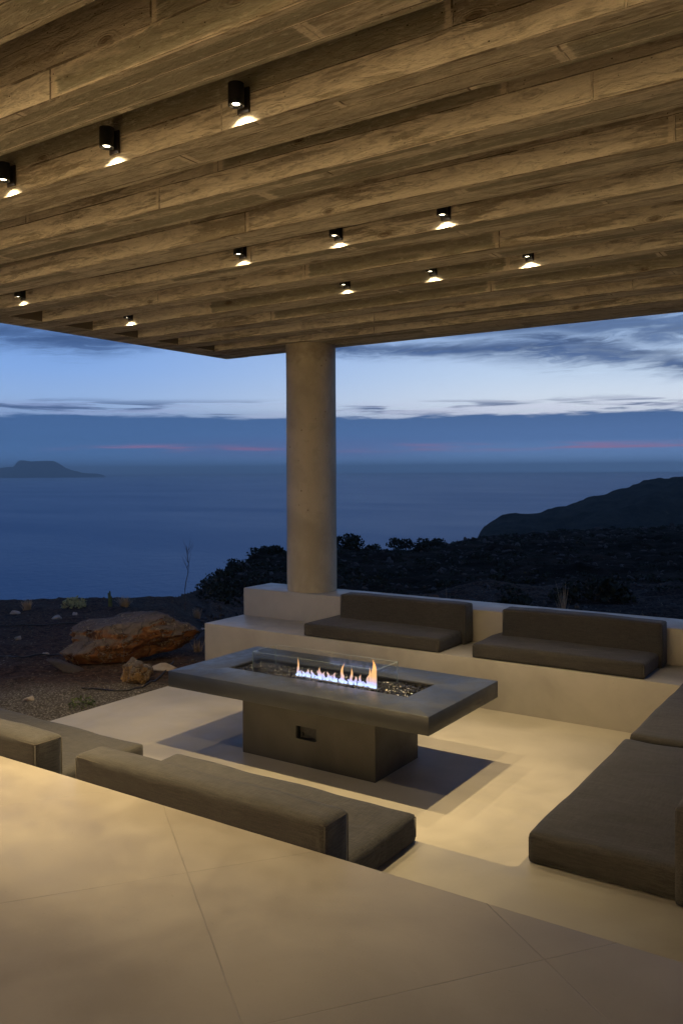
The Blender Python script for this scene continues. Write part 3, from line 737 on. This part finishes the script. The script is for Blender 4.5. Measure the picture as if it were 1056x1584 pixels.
# base with a recessed slot in its front face
box(bm, bx0, bx1, by0 + .07, by1, ZP, zt2 - .001)
for (a, b_, c, d) in ((bx0, sx0, ZP, zt2 - .001), (sx1, bx1, ZP, zt2 - .001), (sx0, sx1, ZP, sz0), (sx0, sx1, sz1, zt2 - .001)):
    box(bm, a, b_, by0, by0 + .069, c, d)
child('base', bm, M_base, ft)
bm = bmesh.new(); box(bm, sx0 + .002, sx1 - .002, by0 + .045, by0 + .0685, sz0 + .002, sz1 - .002); box(bm, sx0 + .03, sx0 + .05, by0 + .03, by0 + .044, sz0 + .02, sz0 + .045); box(bm, sx0 + .002, sx0 + .012, by0 + .008, by0 + .044, sz0 + .002, sz1 - .002)
child('control_recess', bm, M_hole, ft)
bm = bmesh.new(); box(bm, hx0 + .002, hx1 - .002, hy0 + .002, hy1 - .002, zt - .135, zt - .045)
for q in ((hx0, hx1, hy0, hy0 + .012), (hx0, hx1, hy1 - .012, hy1), (hx0, hx0 + .012, hy0 + .012, hy1 - .012), (hx1 - .012, hx1, hy0 + .012, hy1 - .012)):
    box(bm, q[0] + .001, q[1] - .001, q[2] + .001, q[3] - .001, zt - .044, zt - .006)
tray = child('fire_tray', bm, M_tray, ft)
lm = Lumps(); rs = random.Random(3)
for _ in range(3400):
    x, y = rs.uniform(hx0 + .025, hx1 - .03), rs.uniform(hy0 + .025, hy1 - .025)
    r_ = rs.uniform(.008, .020); mm = Matrix.Translation((x, y, zt - .036 + rs.uniform(-.012, .010) + .012 * noise.noise(Vector((x * 9, y * 9, 0))))) @ Matrix.Rotation(rs.uniform(0, 6), 4, Vector((rs.random(), rs.random(), rs.random() + .1)).normalized()) @ Matrix.Diagonal((r_, r_ * rs.uniform(.6, 1), r_ * rs.uniform(.45, .9), 1))
    lm.add(mm)
o = lm.link('black_pebbles', M_peb, ft); o.location = tuple(-c for c in ft.location); o['kind'] = 'stuff'
fy, fx0, fx1 = 5.955, -4.47, -3.64
bm = bmesh.new(); box(bm, fx0 - .03, fx1 + .03, fy - .022, fy + .022, zt - .044, zt - .018); bevel_all(bm, .003, 1)
child('burner', bm, M_steel, ft)
# glass guard
gx0, gx1, gy0, gy1, gz0, gz1 = -4.90, -3.585, 5.868, 6.215, zt - .036, zt + .158
gb = bmesh.new(); box(gb, gx0 + .012, gx1 - .012, gy1 - .03, gy1 - .012, gz0 - .006, gz0); gg = child('glass_guard', gb, M_tray, ft)
for q in ((gx0, gx1, gy0, gy0 + .006), (gx0, gx1, gy1 - .006, gy1), (gx0, gx0 + .006, gy0 + .008, gy1 - .008), (gx1 - .006, gx1, gy0 + .008, gy1 - .008)):
    bm = bmesh.new(); box(bm, q[0], q[1], q[2], q[3], gz0, gz1)
    for f in bm.faces:
        if f.calc_area() < .012: f.material_index = 1
    link('glass_pane', bm, [M_glass, M_gedge], gg)
# flames
def flame_bm(x, y, z, w, h, seed, lean):
    bm = bmesh.new(); seg = 10; nr = 12; rs = random.Random(seed); prev = None; ph = rs.uniform(0, 6)
    for i in range(nr + 1):
        t = i / nr
        r_ = w * (math.sin(math.pi * min(1, .12 + t * .95)) ** .8) * (1 - t) ** .45 + .0005
        ox = lean * h * t * t + w * .7 * math.sin(t * 6 + ph) * t; oy = w * .3 * math.sin(t * 5 + ph * 2) * t
        ring = [bm.verts.new((x + ox + r_ * math.cos(2 * math.pi * k / seg), y + oy + r_ * .55 * math.sin(2 * math.pi * k / seg), z + t * h)) for k in range(seg)]
        if prev:
            for k in range(seg): bm.faces.new((prev[k], prev[(k + 1) % seg], ring[(k + 1) % seg], ring[k]))
        prev = ring
    return bm
rs = random.Random(11); zf = zt - .018
tall = [(-4.452, .14, .010), (-4.22, .095, .012), (-4.13, .07, .016), (-4.055, .075, .014), (-3.985, .15, .015), (-3.975, .08, .022), (-3.89, .125, .014), (-3.80, .085, .012), (-3.735, .095, .012), (-3.68, .10, .02), (-3.655, .215, .03), (-3.70, .15, .012)]
for i, (x, h, w) in enumerate(tall):
    child('flame', flame_bm(x, fy + rs.uniform(-.012, .012), zf, w * 1.25, h * 1.22, i, rs.uniform(-.12, .16)), M_flame, ft, smooth=True)
for i in range(26):
    x = fx0 + (fx1 - fx0) * (i + .5) / 26
    child('flame', flame_bm(x, fy + rs.uniform(-.01, .01), zf, rs.uniform(.016, .024), rs.uniform(.03, .085), 50 + i, rs.uniform(-.1, .1)), M_flame, ft, smooth=True)

# ================================================================== GARDEN AND LANDSCAPE
def lerp_tab(tab, u):
    if u <= tab[0][0]: return tab[0][1]
    for (a, va), (b_, vb) in zip(tab, tab[1:]):
        if u <= b_: return va + (vb - va) * (u - a) / (b_ - a)
    return tab[-1][1]
def polar(u, d):                                   # u = slope sideways, d = depth, in metres from the viewpoint's foot
    p = FW * d + r0 * (u * d); return p.x, p.y
def inv_polar(x, y):
    v = Vector((x, y, 0)); d = v.dot(FW); return (v.dot(r0) / d if d else 0), d
def clampf(t): return max(0., min(1., t))
def smooth(t): t = clampf(t); return t * t * (3 - 2 * t)
CREST_D = [(-.62, 17.2), (-.40, 17.0), (-.20, 17.6), (-.155, 26), (-.10, 62), (0, 90), (.12, 120), (.25, 160), (.45, 220), (.8, 260)]
CREST_S = [(-.62, .153), (-.40, .1505), (-.20, .148), (-.165, .138), (-.145, .116), (-.10, .1015), (-.066, .1005), (0, .094), (.09, .096), (.155, .082), (.25, .074), (.42, .068), (.8, .05)]
def ground_z(x, y):
    u, d = inv_polar(x, y)
    if d < 1: return -1.3
    D = lerp_tab(CREST_D, u); s = lerp_tab(CREST_S, u); zc = 1.6 - s * D
    z0 = ZP - .03
    # from the pit out to the crest
    t = clampf((d - 11) / max(D - 11, 1)); z = z0 + (zc - z0) * t
    if d < D:
        amp = .035 + .5 * smooth((d - 16) / 40)
        z += amp * fbm((x * .22, y * .22, 1), 5) * smooth((D - d) / (D * .15) + .25) + .035 * fbm((x * 1.1, y * 1.1, 5), 4) + .022 * fbm((x * 4.5, y * 4.5, 6), 4)
        if u > -.12 and 11.5 < d < 24: z += .045 * math.sin(d * 7 + 2.2 * fbm((x * .3, y * .3, 3), 3))
        if d > 18: z += .12 * math.sin(z * 9 + fbm((x * .1, y * .1, 2), 3) * 3) * smooth((d - 18) / 20)     # contour terraces
        if u > -.16 and d < 60: z += .25 * abs(fbm((x * .35, y * .35, 8), 4)) * smooth((d - 13) / 8)
    else:
        z -= (d - D) * .42 + (d - D) ** 1.15 * .15; z += .6 * fbm((x * .2, y * .2, 1), 5) * smooth((d - D) / 10)
    return max(z, -104)
bm = bmesh.new(); us = [-.66 + i * (1.46 / 420) for i in range(421)]; dd = [3.5]
while dd[-1] < 520: dd.append(dd[-1] + max(.05, (dd[-1] - 4) * .0115))
rows = []
for d in dd:
    row = []
    for u in us:
        x, y = polar(u, d); row.append(bm.verts.new((x, y, ground_z(x, y) if not (x > XL - .02 and y < YW2) else -1.3)))
    rows.append(row)
for a, b_ in zip(rows, rows[1:]):
    for k in range(len(us) - 1): bm.faces.new((a[k], a[k + 1], b_[k + 1], b_[k]))
for f in bm.faces:
    c = f.calc_center_median(); f.material_index = 1 if inv_polar(c.x, c.y)[1] > 24 else 0
tag(link('garden_ground', bm, [M_soil, M_hill], smooth=True), kind='structure')
# wide low skirt so that the land goes on behind and beside the house
bm = bmesh.new(); vs2 = [bm.verts.new(p) for p in ((-60, -200, -1.5), (300, -200, -1.5), (300, 30, -1.5), (20, 3, -1.35), (-14, 2, -1.35), (-60, -10, -6))]; bm.faces.new(vs2)
tag(link('land', bm, M_hill), kind='structure')
# sea
SEA = -100
bm = bmesh.new(); v = [bm.verts.new((x, y, SEA)) for x, y in ((-40000, -40000), (40000, -40000), (40000, 40000), (-40000, 40000))]; bm.faces.new(v)
tag(link('sea', bm, M_sea), kind='structure')
# headland across the bay
HC = [(.145, .088), (.158, .082), (.165, .068), (.175, .060), (.19, .0555), (.205, .052), (.23, .051), (.256, .0455), (.275, .0405), (.29, .034), (.33, .0235), (.363, .0125), (.41, .0085), (.5, -.002), (.7, -.02), (1.0, -.03)]
def head_z(u, d):
    s = lerp_tab(HC, u); D = 1250 + (u - .16) * 900; zc = 1.6 - s * D
    tip = smooth((u - .148) / .02)
    x, y = polar(u, d); wob = fbm((x * .004, y * .004, 3), 6)
    if d < D:
        t = smooth((d - (D - 620)) / 620); z = SEA - 3 + (zc - SEA + 3) * t ** .8
        fold = math.exp(-((d - (D - 330 + 60 * wob)) / 90) ** 2) * 24 * smooth((u - .22) / .15); z += fold
        z += wob * 10 * (1 - t) * clampf(t * 4) - abs(fbm((x * .009, y * .009, 9), 5)) * 9 * (1 - smooth((t - .7) / .3))
    else:
        z = zc - (d - D) * .28
    z += -1.5 + fbm((x * .012, y * .012, 2), 6) * 7 + fbm((x * .04, y * .04, 2), 5) * 2.5 - abs(fbm((x * .02, y * .005, 12), 4)) * 5 + abs(fbm((x * .11, y * .11, 7), 4)) * 2.6
    return SEA - 6 + (z - SEA + 6) * tip
bm = bmesh.new(); rows = []
for i in range(150):
    d = 560 + i * 10.5
    rows.append([bm.verts.new((*polar(.14 + k * .0042, d), head_z(.14 + k * .0042, d))) for k in range(170)])
for a, b_ in zip(rows, rows[1:]):
    for k in range(169): bm.faces.new((a[k], a[k + 1], b_[k + 1], b_[k]))
tag(link('headland_hill', bm, M_far, smooth=True), kind='structure')
# island on the horizon
IC = [(-.47, 4), (-.455, 110), (-.44, 150), (-.424, 215), (-.408, 235), (-.397, 255), (-.390, 262), (-.386, 370), (-.382, 425), (-.376, 415), (-.368, 392), (-.360, 400), (-.350, 405), (-.342, 395), (-.336, 335), (-.328, 240), (-.318, 160), (-.308, 110), (-.30, 92), (-.29, 84), (-.284, 60), (-.280, 8)]
bm = bmesh.new(); ID = 17500; rows = []
for j in range(31):
    t = j / 30 * 2 - 1; row = []
    for i in range(191):
        u = -.47 + i * .001; hgt = lerp_tab(IC, u) * .86
        x, y = polar(u, ID + t * 900)
        f = (1 - abs(t)) ** .75
        row.append(bm.verts.new((x, y, SEA - 12 + (hgt + 12) * f * (1 + .10 * fbm((x * .002, y * .002, 1), 5) * (1 - f) * 3) + fbm((x * .004, y * .004, 4), 4) * 10 * f)))
    rows.append(row)
for a, b_ in zip(rows, rows[1:]):
    for k in range(190): bm.faces.new((a[k], a[k + 1], b_[k + 1], b_[k]))
tag(link('island_hills', bm, M_isl, smooth=True), kind='structure')

# ---- rocks
def rock_bm(sx, sy, sz, seed, sub=5, rough=.22, flat=.35):
    bm = bmesh.new(); bmesh.ops.create_icosphere(bm, subdivisions=sub, radius=1)
    rs = random.Random(seed)
    planes = [(Vector((rs.gauss(0, 1), rs.gauss(0, 1), rs.gauss(0, 1))).normalized(), rs.uniform(.62, .92)) for _ in range(16)]
    for v in bm.verts:
        p = v.co.copy()
        for nn_, dd_ in planes:
            k = p.dot(nn_) - dd_
            if k > 0: p -= nn_ * k * .9
        n_ = fbm((p.x * 1.3 + seed * 3, p.y * 1.3, p.z * 1.3), 5) * rough
        n_ += .5 * rough * abs(fbm((p.x * 3 + seed, p.y * 3, p.z * 5), 4))
        p *= 1 + n_ * .55
        if p.z < -flat: p.z = -flat + (p.z + flat) * .25
        v.co = Vector((p.x * sx, p.y * sy, p.z * sz))
    return bm
bm = rock_bm(.98, .52, .38, 5, 5, .36, .7)
for v in bm.verts:                                             # lean: right end lifted and slimmer, left end a blunt nose
    t = clampf((v.co.x + .86) / 1.72); v.co.z += .17 * t; v.co.z *= 1 - .10 * t; v.co.y *= 1 - .18 * t
BX, BY_ = -8.66, 7.86
boulder = tag(link('boulder', bm, M_boul, smooth=True, auto=50), 'large orange-brown boulder lying on the soil left of the bench', 'boulder')
boulder.location = (BX, BY_, ZP + .17); boulder.rotation_euler = (0, 0, YAW + R(6))
bm = rock_bm(.19, .14, .20, 8, 4, .45, .6)
o = tag(link('rock', bm, M_stone, smooth=True, auto=45), 'ochre lumpy rock in front of the big boulder near the pale floor edge', 'rock'); o.location = (-7.62, 6.98, ZP + .06); o.rotation_euler = (0, .2, 1.1)
bm = rock_bm(.19, .10, .07, 12, 3, .3, .5)
o = tag(link('rock', bm, M_peb2, smooth=True), 'low flat grey stone right of the ochre rock', 'rock'); o.location = (-7.75, 7.55, ZP + .0); o.rotation_euler = (0, 0, .6)
bm = rock_bm(.30, .12, .05, 14, 3, .3, .5)
M_slab = simple('dark_slab_stone', (.045, .036, .032), .9)
o = tag(link('rock', bm, M_slab, smooth=True), 'dark slab of stone lying at the left foot of the boulder', 'rock'); o.location = (-8.85, 6.95, ZP + .0); o.rotation_euler = (.2, .3, .5)
sbm = rock_bm(.07, .055, .045, 21, 3, .4, .6); ston = link('stone', sbm, M_peb2, smooth=True)
spts = [(-.385, 12.9, .9), (-.34, 14.6, 1.3), (-.318, 15.0, .9), (-.27, 13.0, 1.0), (-.352, 11.6, .8), (-.372, 9.3, .9), (-.235, 12.6, 1.1), (-.165, 14.3, 1.0), (-.388, 15.2, 1.4), (-.25, 15.1, .8), (-.30, 8.0, .6), (-.205, 14.5, .7)]
for i, (u, d, s) in enumerate(spts):
    o = ston if i == 0 else ston.copy()
    if i: COL.objects.link(o)
    x, y = polar(u, d); o.location = (x, y, ground_z(x, y) + .01); o.scale = (s, s, s); o.rotation_euler = (0, 0, i * 1.3)
    tag(o, 'small pale stone lying loose on the dark garden soil', 'stone', 'loose pale stones on the soil')
lm = Lumps(); rs = random.Random(5)
for _ in range(2600):
    u = rs.uniform(-.5, -.08); d = 7.0 + 10.5 * rs.random() ** .9; x, y = polar(u, d)
    if x > XL - .04 and y < YW2 + .05: continue
    if x > XW - .05 and y < YW2 + .05: continue
    r_ = rs.uniform(.005, .014) * (2.2 if rs.random() < .05 else 1)
    lm.add(Matrix.Translation((x, y, ground_z(x, y) + r_ * .2)) @ Matrix.Rotation(rs.uniform(0, 6), 4, 'Z') @ Matrix.Diagonal((r_, r_ * rs.uniform(.6, 1), r_ * rs.uniform(.4, .8), 1)))
M_grav = simple('brown_gravel', (.10, .078, .058), .9)
tag(lm.link('gravel', M_grav), 'scattered pale gravel over the dark soil of the garden', 'gravel', kind='stuff')

# ---- plants
def blade(bm, p, dirv, L, w, droop, segs=4):
    side = Vector((-dirv.y, dirv.x, 0)).normalized() if dirv.xy.length > 1e-4 else Vector((1, 0, 0)); prev = None
    for i in range(segs + 1):
        t = i / segs; q = Vector(p) + dirv * (L * t) + Vector((0, 0, -droop * L * t * t)); ww = w * (1 - t) ** .7 + .0004
        a, b_ = bm.verts.new(q - side * ww), bm.verts.new(q + side * ww)
        if prev: bm.faces.new((prev[0], prev[1], b_, a))
        prev = (a, b_)
def tuft_bm(nb, L, w, spread, seed):
    bm = bmesh.new(); rs = random.Random(seed)
    for _ in range(nb):
        a = rs.uniform(0, 6.283); s = rs.uniform(.05, spread); dv = Vector((math.cos(a) * s, math.sin(a) * s, 1)).normalized()
        blade(bm, (rs.gauss(0, .03), rs.gauss(0, .03), -.02), dv, L * rs.uniform(.55, 1.1), w, rs.uniform(.05, .35))
    return bm
def put_plant(name, bm, m_, u, d, label, cat, group=None):
    x, y = polar(u, d); o = link(name, bm, m_); o.location = (x, y, ground_z(x, y)); tag(o, label, cat, group); return o
put_plant('grass_tuft', tuft_bm(150, .26, .004, .75, 1), M_dry, -.374, 15.6, 'small dry reddish grass tuft at the far left on the garden edge', 'grass tuft')
put_plant('grass_tuft', tuft_bm(220, .27, .004, 1.1, 2), M_dry, -.258, 16.0, 'wide straw-coloured grass tuft on the garden edge against the sea', 'grass tuft')
put_plant('grass_tuft', tuft_bm(120, .26, .004, .5, 3), M_dry, -.173, 16.2, 'narrow brown grass tuft beside the dark headland left of the column', 'grass tuft')
put_plant('grass_tuft', tuft_bm(90, .2, .004, .9, 4), M_green, -.298, 13.2, 'dark green grass tuft on the soil short of the garden edge', 'grass tuft')
put_plant('grass_tuft', tuft_bm(60, .22, .004, .6, 6), M_dry, -.172, 11.9, 'thin straw tuft just behind the boulder beside the bench', 'grass tuft')
put_plant('cactus', (lambda b_: ([tube(b_, [(q, 0, -.02), (q * 1.1, .01, .12), (q * 1.3, 0, h_)], .022, 7, .015) for q, h_ in ((-.03, .26), (.03, .2), (.0, .3))], b_)[1])(bmesh.new()), M_green, -.276, 16.0, 'short upright green cactus beside the wide straw tuft', 'cactus')
def leafy_bm(nl, rr, hh, seed, lw=.03):
    bm = bmesh.new(); rs = random.Random(seed)
    for _ in range(nl):
        a = rs.uniform(0, 6.283); r_ = rr * math.sqrt(rs.random()); z = hh * rs.random() * (1 - .5 * r_ / rr)
        c = Vector((r_ * math.cos(a), r_ * math.sin(a), z)); u_ = Vector((rs.gauss(0, 1), rs.gauss(0, 1), rs.gauss(0, .6))).normalized(); w_ = u_.cross(Vector((rs.gauss(0, 1), rs.gauss(0, 1), rs.gauss(0, 1)))).normalized()
        s = lw * rs.uniform(.6, 1.3)
        bm.faces.new([bm.verts.new(c + u_ * s), bm.verts.new(c + w_ * s * .5), bm.verts.new(c - u_ * s), bm.verts.new(c - w_ * s * .5)])
    return bm
put_plant('shrub', leafy_bm(240, .24, .24, 2, .035), M_yel, -.318, 15.9, 'low yellow-green leafy shrub on the garden edge between two tufts', 'shrub')
put_plant('weed', leafy_bm(110, .15, .14, 3, .022), M_green, -.309, 9.0, 'little green weed on the gravel in front of the boulder', 'weed')
# thin bare sapling
sap = empty('sapling', (0, 0, 0)); x, y = polar(-.187, 16.4); sap.location = (x, y, ground_z(x, y)); tag(sap, 'thin bare sapling standing against the sea left of the column', 'sapling')
bm = bmesh.new(); zz = [0, .2, .45, .62, .78, .95, 1.1, 1.3]; xo = [0, 0, .005, .03, .07, .075, .055, .045]
P0 = [r0 * a + Vector((0, 0, z)) for a, z in zip(xo, zz)]; tube(bm, P0, .011, 6, .004); link('trunk', bm, M_twig, sap)
bm = bmesh.new(); rs = random.Random(4)
for _ in range(11):
    z = rs.uniform(.75, 1.22); b0 = r0 * .06 + Vector((0, 0, z)); dv = r0 * rs.uniform(-.12, .14) + Vector((0, rs.uniform(-.06, .06), rs.uniform(.14, .3)))
    tube(bm, [b0, b0 + dv * .5 + r0 * .01, b0 + dv], .004, 4, .0015)
link('twigs', bm, M_twig, sap)
# hoses
def hose(pts, label):
    bm = bmesh.new(); P_ = []
    for u, d in pts: x, y = polar(u, d); P_.append(Vector((x, y, 0)))
    out = []
    for i in range(len(P_) - 1):
        a, b_, c, d = P_[max(i - 1, 0)], P_[i], P_[i + 1], P_[min(i + 2, len(P_) - 1)]
        for k in range(10):
            t = k / 10; q = .5 * ((2 * b_) + (c - a) * t + (2 * a - 5 * b_ + 4 * c - d) * t * t + (3 * b_ - a - 3 * c + d) * t ** 3); q.z = ground_z(q.x, q.y) + .012; out.append(q)
    tube(bm, out, .0095, 7); tag(link('irrigation_hose', bm, M_hose, smooth=True), label, 'hose')
hose([(-.31, 9.75), (-.285, 9.7), (-.272, 9.6), (-.25, 9.62), (-.232, 9.85), (-.215, 10.3), (-.20, 11.0)], 'black hose curving past the ochre rock beside the pale floor')
hose([(-.43, 11.4), (-.405, 11.5), (-.385, 11.3), (-.36, 11.5), (-.335, 11.5), (-.31, 10.9)], 'black hose snaking in from the left towards the boulder')
hose([(-.46, 13.5), (-.40, 13.9), (-.33, 14.0), (-.26, 14.2), (-.2, 14.0), (-.175, 14.3)], 'black drip hose across the far soil behind the boulder')
# scrub on the slope behind the bench and out to the crest
def clump(bm, c, r_, h_, nl, rs, ls):
    for _ in range(nl):
        a = rs.uniform(0, 6.283); q = rs.random() ** .5; z = rs.random()
        p = Vector(c) + Vector((r_ * q * math.cos(a) * (1 - .5 * z), r_ * q * math.sin(a) * (1 - .5 * z), h_ * z))
        u_ = Vector((rs.gauss(0, 1), rs.gauss(0, 1), rs.gauss(0, 1))).normalized(); w_ = u_.cross(Vector((rs.gauss(0, 1), rs.gauss(0, 1), rs.gauss(0, 1)))).normalized(); s = ls * rs.uniform(.5, 1.4)
        bm.faces.new([bm.verts.new(p + u_ * s), bm.verts.new(p + w_ * s * .6), bm.verts.new(p - u_ * s * .9), bm.verts.new(p - w_ * s * .6)])
lm = Lumps(); rs = random.Random(19)
for _ in range(2600):
    u = rs.uniform(-.17, .52); D = lerp_tab(CREST_D, u); d = 12.2 + (D - 12.2) * rs.random() ** 2.2
    x, y = polar(u, d)
    if y < YW2 + .2: continue
    r_ = rs.uniform(.015, .08) * (.6 + d / 34) * (1.8 if rs.random() < .06 else 1)
    lm.add(Matrix.Translation((x, y, ground_z(x, y) + r_ * .1)) @ Matrix.Rotation(rs.uniform(0, 6), 4, Vector((rs.random(), rs.random(), 1)).normalized()) @ Matrix.Diagonal((r_ * rs.uniform(1, 1.7), r_ * rs.uniform(.6, 1), r_ * rs.uniform(.4, .8), 1)))
M_rub = simple('weathered_rubble', (.05, .039, .034), .95)
tag(lm.link('rubble', M_rub), 'broken stones strewn over the slope behind the bench', 'rubble', kind='stuff')
bm = bmesh.new(); rs = random.Random(9)
for _ in range(1300):
    u = rs.uniform(-.16, .52); D = lerp_tab(CREST_D, u); d = 19 + (D - 19) * rs.random() ** 1.3 if D > 22 else D
    if d < 19: continue
    x, y = polar(u, d); r_ = rs.uniform(.15, .75) ** 1.2 * (.5 + d / 130); clump(bm, (x, y, ground_z(x, y) - .05), r_, r_ * rs.uniform(.35, .6), 60, rs, r_ * .12)
tag(link('scrub', bm, M_scrub), 'low dark scrub covering the slope behind the bench', 'scrub', kind='stuff')
def bush(u, d, r_, h_, seed, label, group=None):
    b = empty('bush', (0, 0, 0)); x, y = polar(u, d); b.location = (x, y, ground_z(x, y) - .1); tag(b, label, 'bush', group)
    bm = bmesh.new(); rs = random.Random(seed)
    for k in range(7): clump(bm, (rs.gauss(0, r_ * .45), rs.gauss(0, r_ * .45), rs.uniform(0, h_ * .4)), r_ * .6, h_ * .62, 120, rs, r_ * .09)
    link('crown', bm, M_scrub, b); bm = bmesh.new()
    for k in range(4): tube(bm, [(0, 0, -.1), (rs.gauss(0, r_ * .15), rs.gauss(0, r_ * .15), h_ * .3), (rs.gauss(0, r_ * .3), rs.gauss(0, r_ * .3), h_ * .7)], r_ * .05, 5, r_ * .02)
    link('trunk', bm, M_twig, b)
GB = 'dark bushes standing up along the ridge'
bush(-.096, 60, 1.1, 1.0, 1, 'dark bush on the rocky point left of the column', GB)
bush(-.078, 58, 1.3, .9, 2, 'dark bush touching the left side of the column', GB)
bush(.008, 88, 2.0, 1.9, 3, 'dark bush on the ridge just right of the column', GB)
bush(.033, 92, 1.2, .9, 4, 'low dark bush second along the ridge right of the column', GB)
bush(.079, 100, 2.0, 1.6, 5, 'rounded dark bush on the ridge in front of the open sea', GB)
bush(.112, 118, 1.8, 1.3, 6, 'dark bush on the ridge left of the far headland tip', GB)
bush(.02, 14.5, .7, .65, 7, 'broad dark bush close behind the wall right of the column', GB)
bush(.30, 19, .8, .6, 8, 'dark bush behind the right end of the low wall', GB)
bush(.205, 17, .6, .45, 9, 'small dark bush behind the wall above the second back cushion', GB)
put_plant('grass_tuft', tuft_bm(60, .55, .006, 1.2, 12), M_dry, .048, 14.0, 'arching dry grass behind the wall above the first back cushion', 'grass tuft')
put_plant('grass_tuft', tuft_bm(26, .8, .004, .25, 13), M_dry, .125, 14.6, 'tall thin dry stalks behind the wall near the middle of the slope', 'grass tuft')
put_plant('grass_tuft', tuft_bm(34, .75, .005, .3, 14), M_dry, .262, 15.5, 'tall dry stalks right of the middle behind the low wall', 'grass tuft')
put_plant('grass_tuft', tuft_bm(40, .45, .005, .7, 15), M_dry, .355, 13.0, 'dry tuft at the far right behind the low wall', 'grass tuft')

# house wall closing the terrace behind the viewpoint
M_wall = simple('pale_render', (.72, .68, .60), .8)
bm = bmesh.new(); box(bm, -8.4, 7, -5.5, -5.1, .002, ZR - .002)
tag(link('house_wall', bm, M_wall), 'plain pale house wall closing the terrace behind the viewer', 'wall')
# sea haze
m_ = bpy.data.materials.new("sea_haze"); m_.use_nodes = True; nn = N(m_.node_tree); nn.n.clear()
pv = nn.new('ShaderNodeVolumePrincipled'); pv.inputs['Color'].default_value = (.90, 1, 1, 1); pv.inputs['Density'].default_value = 6.2e-5
o_ = nn.new('ShaderNodeOutputMaterial'); nn.l.new(pv.outputs[0], o_.inputs['Volume'])
bm = bmesh.new(); box(bm, -41000, 41000, -41000, 41000, -106, 300)
tag(link('haze', bm, m_), 'thin blue evening haze over the sea', 'haze', kind='stuff')
